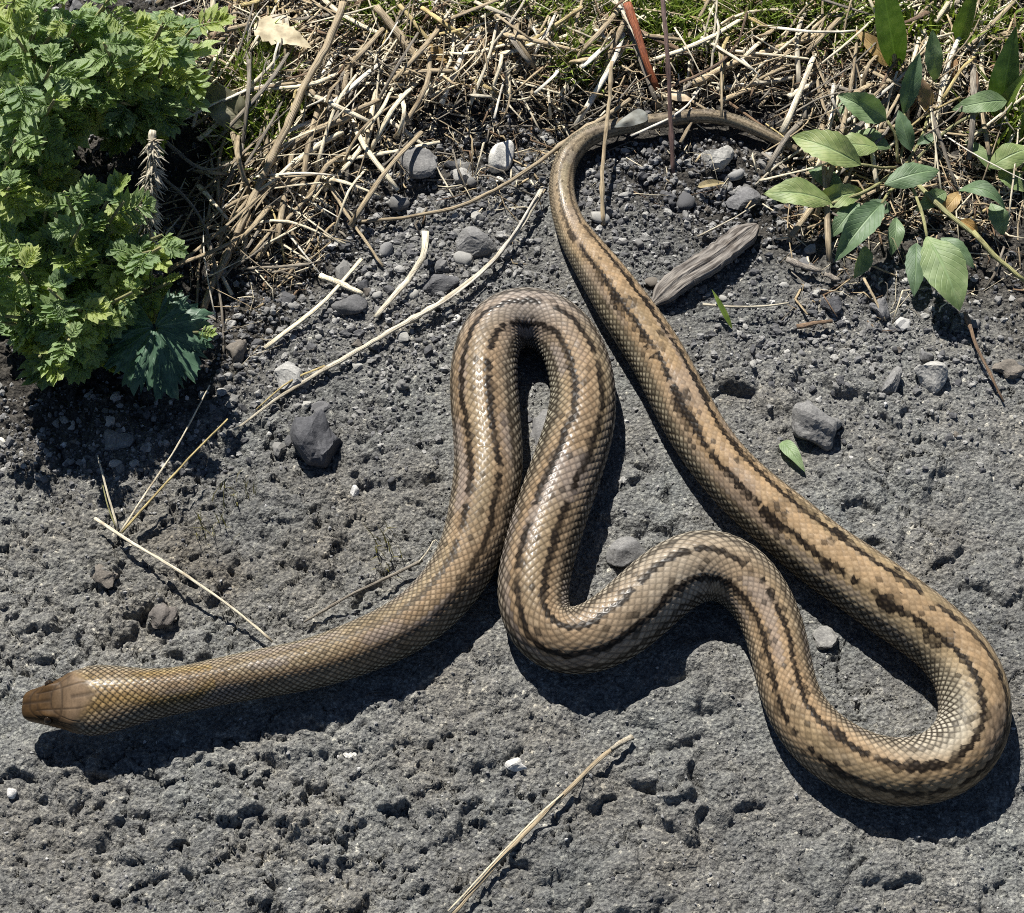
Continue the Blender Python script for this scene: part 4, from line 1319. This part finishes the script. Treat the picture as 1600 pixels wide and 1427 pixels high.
def traced_leaf(parent, b, tp, w, mat, zb, zt, bend=0.12, fold=0.25, roll=0.0, seed=0, label=None, name='leaf', shape=0.55, wav=0.06, curl=0.0, top=None, teeth=0.0, wk=1.0):
    B, T_ = P(b[0], b[1], zb * .001), P(tp[0], tp[1], zt * .001)
    ax = (T_ - B) / np.linalg.norm(T_ - B)
    face = CAM - (B + T_) / 2
    face /= np.linalg.norm(face)
    up = np.array([0, 0, 1.0]) * 0.6 + face * 0.4 if top is None else np.asarray(top, float)
    sd = np.cross(ax, up)
    sd /= np.linalg.norm(sd)
    up = np.cross(sd, ax)
    sd, up = sd * math.cos(roll) + up * math.sin(roll), up * math.cos(roll) - sd * math.sin(roll)
    m = mpp((B + T_) / 2)
    v, f, uv = ovate(B, T_, w * m, sd, up, bend, fold, wav, shape, seed=seed, curl=curl, teeth=teeth)
    o0 = np.array(parent.location) if parent else np.array([B[0], B[1], 0])
    o = link(name, make_mesh(name, v - o0, f, True, uv=uv, mats=[M_lf[mat]]), parent, None if parent else o0)
    if label:
        o['label'] = label
    return o


cw = P(1400, 262)
weed = thing('broadleaf_weed', 'low weed with oval green leaves sprawling right of the tail tip', 'weed', (cw[0], cw[1], 0))
W = weed
RL = [  # base, tip, width px, material, z base, z tip, bend, fold, roll
    ((1345, 258), (1237, 214), 58, 'broad', 26, 24, .14, .30, .1, 'bluish green upper left leaf'),
    ((1300, 318), (1193, 303), 54, 'broad', 18, 22, .15, .38, -.1, None),
    ((1385, 188), (1308, 148), 46, 'broad', 26, 34, .12, .45, .3, None),
    ((1412, 178), (1437, 82), 32, 'broad', 18, 52, .05, .35, 0, None),
    ((1452, 176), (1438, 120), 28, 'pink', 16, 36, .06, .2, 0, 'pinkish withered leaf'),
    ((1462, 130), (1457, 46), 30, 'broad', 16, 46, .05, .25, .2, None),
    ((1573, 158), (1487, 172), 40, 'broad', 30, 30, .10, .12, .05, None),
    ((1382, 288), (1468, 266), 46, 'broad', 24, 26, .10, .14, .05, 'bright green middle leaf'),
    ((1378, 318), (1304, 410), 50, 'broad', 22, 12, .16, .45, .05, 'leaf folded along its midrib'),
    ((1448, 370), (1500, 486), 74, 'broad', 26, 16, .14, .14, 0, 'largest oval leaf'),
    ((1432, 380), (1428, 464), 36, 'broad', 14, 5, .10, .25, 0, None),
    ((1352, 385), (1334, 436), 30, 'broad', 12, 5, .2, .5, .4, None),
    ((1342, 318), (1298, 372), 36, 'broad', 12, 5, .12, .2, 0, None),
    ((1392, 232), (1322, 214), 40, 'broad', 14, 12, .15, .3, 0, None),
    ((1498, 298), (1572, 330), 30, 'broad', 18, 16, .35, .15, .2, None),
    ((1548, 318), (1568, 368), 34, 'broad', 16, 5, .2, .2, 0, None),
    ((1546, 262), (1612, 232), 46, 'broad', 14, 20, .15, .2, 0, None),
    ((1432, 226), (1462, 212), 20, 'broad', 12, 14, .1, .2, 0, None),
    ((1392, 330), (1350, 318), 26, 'broad', 8, 7, .12, .2, 0, None),
    ((1320, 300), (1262, 262), 34, 'broad', 10, 8, .12, .2, 0, None),
    ((1560, 268), (1600, 300), 34, 'broad', 9, 7, .12, .2, 0, None),
    ((1500, 300), (1470, 340), 26, 'ochre', 6, 3, .12, .2, 0, None),
    ((1372, 232), (1290, 236), 44, 'broad', 20, 16, .16, .3, -.2, None),
    ((1350, 300), (1262, 318), 40, 'broad', 12, 12, .15, .3, .3, None),
    ((1424, 236), (1404, 172), 30, 'broad', 12, 26, .08, .3, .3, None),
    ((1340, 150), (1306, 190), 30, 'broad', 18, 10, .1, .3, -.3, None),
    ((1478, 300), (1430, 330), 30, 'broad', 10, 6, .12, .2, .2, None),
    ((1400, 340), (1392, 400), 28, 'broad', 12, 5, .15, .35, .2, None),
    ((1470, 372), (1522, 420), 30, 'broad', 12, 6, .15, .3, .2, None),
    ((1508, 222), (1548, 268), 24, 'broad', 12, 8, .15, .3, .2, None),
    ((1430, 160), (1408, 128), 20, 'ochre', 10, 14, .15, .3, .2, None),
    ((1486, 128), (1500, 88), 18, 'pink', 10, 22, .1, .3, .2, None),
    ((1500, 345), (1528, 362), 20, 'ochre', 10, 6, .12, .3, 0, None),
]
for k, (b, tp, w, mat, zb, zt, bend, fold, roll, lab) in enumerate(RL):
    traced_leaf(W, b, tp, w * 0.92, mat, zb, zt, bend, fold, roll, k, lab, teeth=0.05, shape=(0.85, 1.0, 0.78, 0.95)[k % 4], wav=0.09, curl=(0.0, .25, -.1)[k % 3])
for k, pts in enumerate([[(1400, 262, 4), (1375, 262, 18), (1345, 257, 25)], [(1400, 268, 4), (1350, 300, 16), (1300, 318, 17)], [(1402, 255, 4), (1400, 215, 18), (1386, 189, 25)],
                         [(1405, 255, 3), (1412, 215, 12), (1412, 178, 17)], [(1412, 262, 4), (1440, 215, 12), (1452, 176, 15)], [(1425, 292, 20), (1440, 330, 24), (1448, 370, 25)],
                         [(1412, 285, 8), (1390, 300, 18), (1378, 318, 21)], [(1425, 280, 8), (1470, 325, 16), (1530, 372, 14)], [(1415, 270, 6), (1400, 292, 20), (1382, 289, 23)],
                         [(1420, 262, 5), (1500, 190, 22), (1573, 159, 29)]]):
    straw(pts, 7 if k != 7 else 11, 'greenish', parent=W, origin=np.array(W.location), name='stem', taper=0.8)

cw = P(1400, 100)
t = thing('tall_blade_weed', 'dark green upright blade leaf at the top right with withered ochre base leaf', 'weed', (cw[0], cw[1], 0))
traced_leaf(t, (1402, 112), (1372, -60), 46, 'blade', 6, 90, .02, .35, .2, 3, shape=.75, wav=.02)
traced_leaf(t, (1392, 102), (1332, 46), 30, 'ochre', 8, 20, .12, .2, 0, 4, 'withered ochre leaf')
cw = P(1494, 82)
t = thing('tall_blade_weed', 'narrow green blade leaf leaning right at the top', 'weed', (cw[0], cw[1], 0))
traced_leaf(t, (1492, 84), (1530, -30), 30, 'blade', 5, 60, .03, .3, .2, 5, shape=.7, wav=.02)
cw = P(1560, 190)
t = thing('tall_blade_weed', 'broad green blade leaf standing at the upper right edge', 'weed', (cw[0], cw[1], 0))
traced_leaf(t, (1560, 190), (1588, 40), 46, 'blade', 5, 70, .03, .3, .3, 6, shape=.7, wav=.03)
traced_leaf(t, (1556, 195), (1606, 110), 26, 'blade', 5, 50, .05, .3, .3, 7, shape=.7, wav=.03)
cw = P(1240, 715)
t = thing('fallen_leaf', 'small fresh green leaf lying below the big rounded grey stone', 'leaf', (cw[0], cw[1], 0))
traced_leaf(t, (1222, 690), (1258, 738), 24, 'broad', 3, 5, .12, .2, 0, 8, name='leaf_blade')
cw = P(1128, 480)
t = thing('grass_blade', 'single green grass blade in the shadow beside the wood', 'grass', (cw[0], cw[1], 0))
traced_leaf(t, (1144, 514), (1112, 452), 9, 'blade', 2, 14, .05, .2, 0, 9, name='leaf_blade', shape=.8)
cw = P(430, 60)
t = thing('dry_leaf', 'bleached whitish crumpled leaf on top of the straw', 'leaf', (cw[0], cw[1], 0))
traced_leaf(t, (398, 38), (488, 76), 46, 'bleached', 24, 22, .05, .12, .15, 12, name='leaf_blade', wav=.10, curl=.1, teeth=.14)
traced_leaf(t, (446, 24), (396, 74), 34, 'bleached', 22, 18, .06, .15, -.2, 13, name='leaf_blade', wav=.10, curl=.1, teeth=.14)
cw = P(350, 170)
t = thing('dry_leaf', 'khaki dead leaf curled in the gap right of the lobed weed', 'leaf', (cw[0], cw[1], 0))
traced_leaf(t, (385, 195), (312, 130), 56, 'khaki', 16, 24, .12, .3, .3, 14, name='leaf_blade', wav=.1)
cw = P(690, 97)
t = thing('dry_leaf', 'orange brown withered leaf below the yellow straws', 'leaf', (cw[0], cw[1], 0))
traced_leaf(t, (650, 78), (722, 108), 26, 'ochre', 14, 12, .12, .3, .1, 15, name='leaf_blade', wav=.1)
cw = P(1120, 300)
t = thing('dry_leaf', 'small yellowish dead leaf on gravel below the angular pale stone', 'leaf', (cw[0], cw[1], 0))
traced_leaf(t, (1090, 292), (1136, 287), 13, 'khaki', 5, 4, .12, .3, .1, 16, name='leaf_blade', wav=.1)


cw = P(985, 190)
t = thing('dry_leaf', 'greyish torn leaf scrap lying across the tail bend end', 'leaf', (cw[0], cw[1], 0))
traced_leaf(t, (1012, 178), (958, 200), 24, 'bleached', 17, 16, .10, -.2, .1, 17, name='leaf_blade', wav=.12)
cw = P(1062, 156)
t = thing('dry_leaf', 'cream leaf scrap beside the purple stalk above the tail', 'leaf', (cw[0], cw[1], 0))
traced_leaf(t, (1040, 146), (1088, 160), 18, 'bleached', 14, 12, .10, -.2, .1, 18, name='leaf_blade', wav=.12)
cw = P(850, 98)
t = thing('dry_leaf', 'narrow greyish green dead leaf curved below the pale straw', 'leaf', (cw[0], cw[1], 0))
traced_leaf(t, (812, 92), (896, 96), 20, 'khaki', 12, 14, -.10, .3, .1, 19, name='leaf_blade', wav=.08)


# lobed leaves: shared meshes, laid out along +X with the face up +Z
def lobed_leaf(seed, pairs=5, mat='lobed', wide=0.78, name='leaf', grow=1.0):
    rg = np.random.default_rng(seed)
    J = Join()

    def lobe(o, a, L, w, lift):
        d = np.array([math.cos(a), math.sin(a), 0])
        e = np.array([-d[1], d[0], 0])
        z = lambda t, s: lift * t + 0.10 * L * math.sin(3 * t + seed) + 0.07 * L * s
        st = [(0, .16), (.22, .36), (.45, .62), (.66, .80), (.80, .60)]
        V, UV = [], []
        for t, hw in st:
            hw = hw * w * rg.uniform(.85, 1.15)
            for s in (-1, 0, 1):
                V.append(o + d * L * t + e * hw * s * .5 + np.array([0, 0, z(t, abs(s)) + rg.normal(0, .008)]))
                UV.append((.5 + s * .32, t))
        n = len(V)
        # blunt teeth along the far edge
        tipo = [(-.80, .90), (-.46, 1.06), (0, 1.30), (.46, 1.06), (.80, .90)]
        for s, t in tipo:
            V.append(o + d * L * t * rg.uniform(.93, 1.07) + e * s * w * .55 + np.array([0, 0, z(t, abs(s)) + rg.normal(0, .012)]))
            UV.append((.5 + s * .4, t))
        Q = [(i * 3 + j, i * 3 + j + 1, i * 3 + j + 4, i * 3 + j + 3) for i in range(len(st) - 1) for j in range(2)]
        b = (len(st) - 1) * 3
        Tt = [(b, b + 1, n + 1), (b + 1, b + 2, n + 3), (b + 1, n + 2, n + 1), (b + 1, n + 3, n + 2), (b - 3, b, n), (b, n + 1, n), (b + 2, b - 1, n + 4), (b + 2, n + 4, n + 3)]
        # side teeth
        for i in (1, 2, 3):
            for s, c in ((-1, 0), (1, 2)):
                a_, b_ = i * 3 + c, (i - 1) * 3 + c
                q = V[a_] + e * s * w * .26 + d * L * .13 + np.array([0, 0, rg.normal(0, .02)])
                V.append(q)
                UV.append((.5 + s * .45, .4))
                Tt.append((a_, b_, len(V) - 1) if s < 0 else (b_, a_, len(V) - 1))
        J.add(np.array(V), Q, Tt, np.array(UV))

    pos = np.linspace(.22, .86, pairs)
    for k, t in enumerate(pos):
        L = grow * (.22 + .30 * math.sin(math.pi * (0.16 + .70 * (k + .5) / pairs))) * rg.uniform(.85, 1.1)
        for s in (-1, 1):
            a = s * (1.12 - .50 * k / pairs + rg.normal(0, .08))
            zc = -.20 * t * t
            lobe(np.array([t + rg.normal(0, .01), s * .012, zc]), a, L, L * wide, .10 * L + rg.normal(0, .05))
    lobe(np.array([.84, 0, -.15]), rg.normal(0, .08), .36, .36, -.05)
    # rachis
    tt = np.linspace(0, .95, 7)
    c = np.stack([tt, 0 * tt, -.20 * tt * tt + .012], 1)
    v, f, cap, uv = tube(c, np.linspace(.022, .008, 7), 4)
    J.add(v, f, cap, uv * 0 + .5)
    return J.mesh(name, M_lf[mat])


LOBED = [lobed_leaf(40 + k, 5 + k % 3, wide=0.46 + 0.06 * (k % 4), grow=0.92 + 0.08 * (k % 3)) for k in range(12)]


TALL = 1.55


def lobed_weed(label, stems, base_px, seed, TALL=1.6):
    rg = random.Random(seed)
    c0 = P(*base_px)
    t = thing('lobed_weed', label, 'weed', (c0[0], c0[1], 0))
    o0 = np.array([c0[0], c0[1], 0.0])
    extra = []
    for (tx, ty, ztop, nleaf, size) in stems:                    # side shoots between the main stems
        extra.append((tx + rg.gauss(0, 30), ty + rg.gauss(0, 26), ztop * rg.uniform(.55, 1.15), 6, size * rg.uniform(.6, .95)))
    for (tx, ty, ztop, nleaf, size) in [(a + rg.gauss(0, 9), b + rg.gauss(0, 8), c * rg.uniform(.85, 1.15), int(d * .75), e * rg.uniform(.9, 1.28)) for a, b, c, d, e in stems] + extra:
        top = P(tx, ty, ztop * .001 * TALL)
        b = o0 + np.array([rg.gauss(0, .008), rg.gauss(0, .008), -.002])
        midp = (b * .5 + top * .5) + np.array([rg.gauss(0, .004), .006, .006])
        c = spline(np.array([b, midp, top]), 9)
        v, f, cap, uv = tube(c, np.linspace(.0021, .0010, 9), 5)
        link('stem', make_mesh('stem', v - o0, [f, cap], True, uv=uv, mats=[M_sw['greenish']]), t)
        ph = rg.uniform(0, 6.28)
        for k in range(nleaf):
            u = .30 + .70 * (k + .5) / nleaf
            q = c[min(8, int(u * 8 + .5))]
            az = ph + k * 2.4 + rg.gauss(0, .2)
            el = rg.uniform(-.32, .30) + .45 * max(0, u - .72) * 2
            L = size * .001 * (1.0 - .42 * max(0, u - .55) / .45) * rg.uniform(.7, 1.2)
            o = link('leaf', LOBED[rg.randrange(12)], t, q - o0)
            o.scale = (L, L * rg.uniform(.85, 1.15), L)
            o.rotation_euler = (rg.gauss(0, .28), -el, az)
    return t


lobed_weed('lobed-leaf weed filling the top left corner', [(20, -10, 90, 12, 26), (95, -15, 88, 12, 26), (170, -12, 82, 12, 26), (20, 60, 85, 13, 26), (75, 95, 90, 13, 27), (60, 25, 85, 12, 26), (125, 40, 80, 12, 26), (15, 130, 82, 12, 26), (100, 140, 74, 12, 26), (-30, 90, 85, 10, 26), (50, 165, 66, 10, 25)], (45, 235), 1, 1.8)
lobed_weed('lobed-leaf weed leaning over the straw at the top left', [(195, 70, 70, 12, 26), (240, 50, 62, 12, 25), (300, 58, 50, 10, 30), (250, 100, 50, 12, 26), (180, 110, 60, 12, 25), (205, 160, 44, 10, 22), (160, 20, 70, 10, 26), (215, 205, 34, 8, 18)], (205, 205), 2, 2.0)
lobed_weed('lobed-leaf weed at the left edge below the top corner one', [(25, 215, 74, 13, 26), (75, 232, 66, 12, 24), (15, 275, 64, 12, 26), (-20, 250, 66, 9, 26), (55, 262, 58, 12, 24), (105, 205, 50, 9, 22)], (35, 380), 3)
lobed_weed('brightest lobed-leaf weed standing beside the dry seed spike', [(110, 300, 68, 14, 28), (165, 305, 60, 14, 27), (70, 325, 64, 12, 27), (135, 350, 56, 12, 27), (180, 360, 48, 11, 25), (35, 365, 60, 11, 27), (150, 415, 46, 11, 26), (100, 395, 52, 11, 27), (198, 388, 64, 11, 24), (218, 405, 56, 10, 22)], (110, 490), 4)
lobed_weed('lowest lobed-leaf weed in shade at the left', [(70, 455, 58, 12, 24), (120, 480, 52, 12, 24), (165, 470, 48, 10, 23), (30, 490, 50, 10, 25), (110, 535, 44, 11, 25), (160, 520, 42, 10, 23), (70, 550, 42, 10, 24), (255, 425, 30, 8, 18), (-10, 440, 55, 9, 25), (290, 460, 26, 7, 15)], (115, 560), 5)

# the single big dark leaf hanging in front
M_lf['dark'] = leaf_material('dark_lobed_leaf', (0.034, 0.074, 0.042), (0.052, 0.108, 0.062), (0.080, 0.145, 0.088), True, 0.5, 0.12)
cw = P(255, 560)
t = thing('lobed_leaf', 'single big dark green lobed leaf hanging over the shaded soil', 'leaf', (cw[0], cw[1], 0))
B, T_ = P(238, 478, .046), P(258, 648, .026)
ax = (T_ - B) / np.linalg.norm(T_ - B)
sd = np.cross(ax, np.array([0, 0, 1.0]))
sd /= np.linalg.norm(sd)
up = np.cross(sd, ax)
Lb = np.linalg.norm(T_ - B)
rg = np.random.default_rng(5)
na, nr = 120, 12
lobes = [(-2.35, .62, .40), (-1.72, .78, .38), (-1.15, .80, .36), (-.62, .90, .36), (-.05, .98, .38), (.52, .88, .36), (1.08, .84, .36), (1.66, .76, .38), (2.3, .64, .40)]
V, UV = [np.array(B + ax * Lb * .22)], [(.5, .3)]
for i in range(na):
    a = -2.7 + 5.4 * i / (na - 1)
    R = max([.56] + [l * max(0.0, 1 - (abs(a - c) / w) ** 2.6 * .36) for c, l, w in lobes]) * .80 * (1 + .05 * math.sin(a * 31) + .05 * math.sin(a * 57 + 1) + .045 * rg.normal())
    for k in range(1, nr + 1):
        q = k / nr
        fold = .035 * math.cos((a + .05) / .55 * 2 * math.pi) * q + .06 * math.sin(a * 2.3 + 1) * q + .02 * rg.normal() * q
        p_ = B + ax * Lb * (.22 + q * R * .80 * math.cos(a)) + sd * Lb * q * R * .74 * math.sin(a) + up * Lb * (.06 - .20 * (q * R) ** 2 + fold * R)
        V.append(p_)
        UV.append((.5 + .45 * q * math.sin(a * 5.7), .3 + .6 * q))
Tq = [(0, 1 + i * nr, 1 + (i + 1) * nr) for i in range(na - 1)]
Fq = [(1 + i * nr + k, 1 + i * nr + k + 1, 1 + (i + 1) * nr + k + 1, 1 + (i + 1) * nr + k) for i in range(na - 1) for k in range(nr - 1)]
link('leaf_blade', make_mesh('leaf_blade', np.array(V) - np.array(t.location), [np.array(Tq), np.array(Fq)], True, uv=np.array(UV), mats=[M_lf['dark']]), t)
straw([(238, 400, 20), (236, 440, 34), (240, 480, 46), (252, 560, 40)], 5, 'greenish', parent=t, origin=np.array(t.location), name='stalk', taper=.7)

# ------------------------------------------------------------------ grass and moss on the bank
def grass(name, label, spots, n, hmm, mat, wide=1.0):
    J = Join()
    for k in range(n):
        cx, cy, sx, sy = random.choice(spots)
        x, y = random.gauss(cx, sx), random.gauss(cy, sy)
        c = P(x, y)
        c[2] = H1(c[0], c[1]) - .001
        a = random.uniform(0, 6.28)
        h = random.uniform(.4, 1.2) * hmm * .001
        ln = random.uniform(.2, .9) * h
        d = np.array([math.cos(a) * ln, math.sin(a) * ln, 0])
        e = np.array([-math.sin(a), math.cos(a), 0]) * random.uniform(.0006, .0017) * wide
        p0, p1, p2 = c, c + d * .35 + np.array([0, 0, h * .65]), c + d + np.array([0, 0, h])
        J.add(np.array([p0 - e, p0 + e, p1 - e * .8, p1 + e * .8, p2]), [(0, 1, 3, 2)], [(2, 3, 4)], np.array([(0, 0), (1, 0), (0, .6), (1, .6), (.5, 1)]))
    o = link(name, J.mesh(name, M_lf[mat]))
    return tag(o, label, 'grass', kind='stuff')


grass('grass', 'short green grass sprouting through the straw at the top', [(1080, 40, 40, 22), (1180, 40, 45, 25), (1260, 30, 40, 18), (1000, 30, 30, 18), (905, 115, 20, 12), (760, 25, 30, 15), (420, 140, 18, 40), (420, 180, 16, 30), (860, 30, 40, 18), (1310, 60, 30, 20), (1500, 50, 50, 30), (1590, 180, 25, 50), (1350, 30, 40, 20), (1150, 20, 60, 20), (1060, 60, 30, 25), (600, 30, 40, 20), (380, 200, 20, 30)], 4600, 26, 'grass')
grass('grass', 'thin yellowish grass wisps beside the neck curve', [(605, 870, 8, 22), (600, 850, 6, 20), (370, 770, 14, 14), (330, 830, 14, 12)], 60, 14, 'wisp', .3)

# ------------------------------------------------------------------ things that would read alike: say which one by its place
_by = {}
for o, x, y in PLACED:
    _by.setdefault(o['label'], []).append((x, y, o))
for lab, items in _by.items():
    n = len(items)
    if n < 2:
        continue
    items.sort(key=lambda t: t[0])
    words = {2: ['left one of two', 'right one of two'], 3: ['leftmost of three', 'middle one of three', 'rightmost of three'],
             4: ['leftmost of four', 'second from left', 'third from left', 'rightmost of four']}.get(n)
    for k, (x, y, o) in enumerate(items):
        if words:
            w = words[k] if len(lab.split()) + len(words[k].split()) <= 16 else ' '.join(words[k].split()[:1])
            o['label'] = lab + ', ' + w
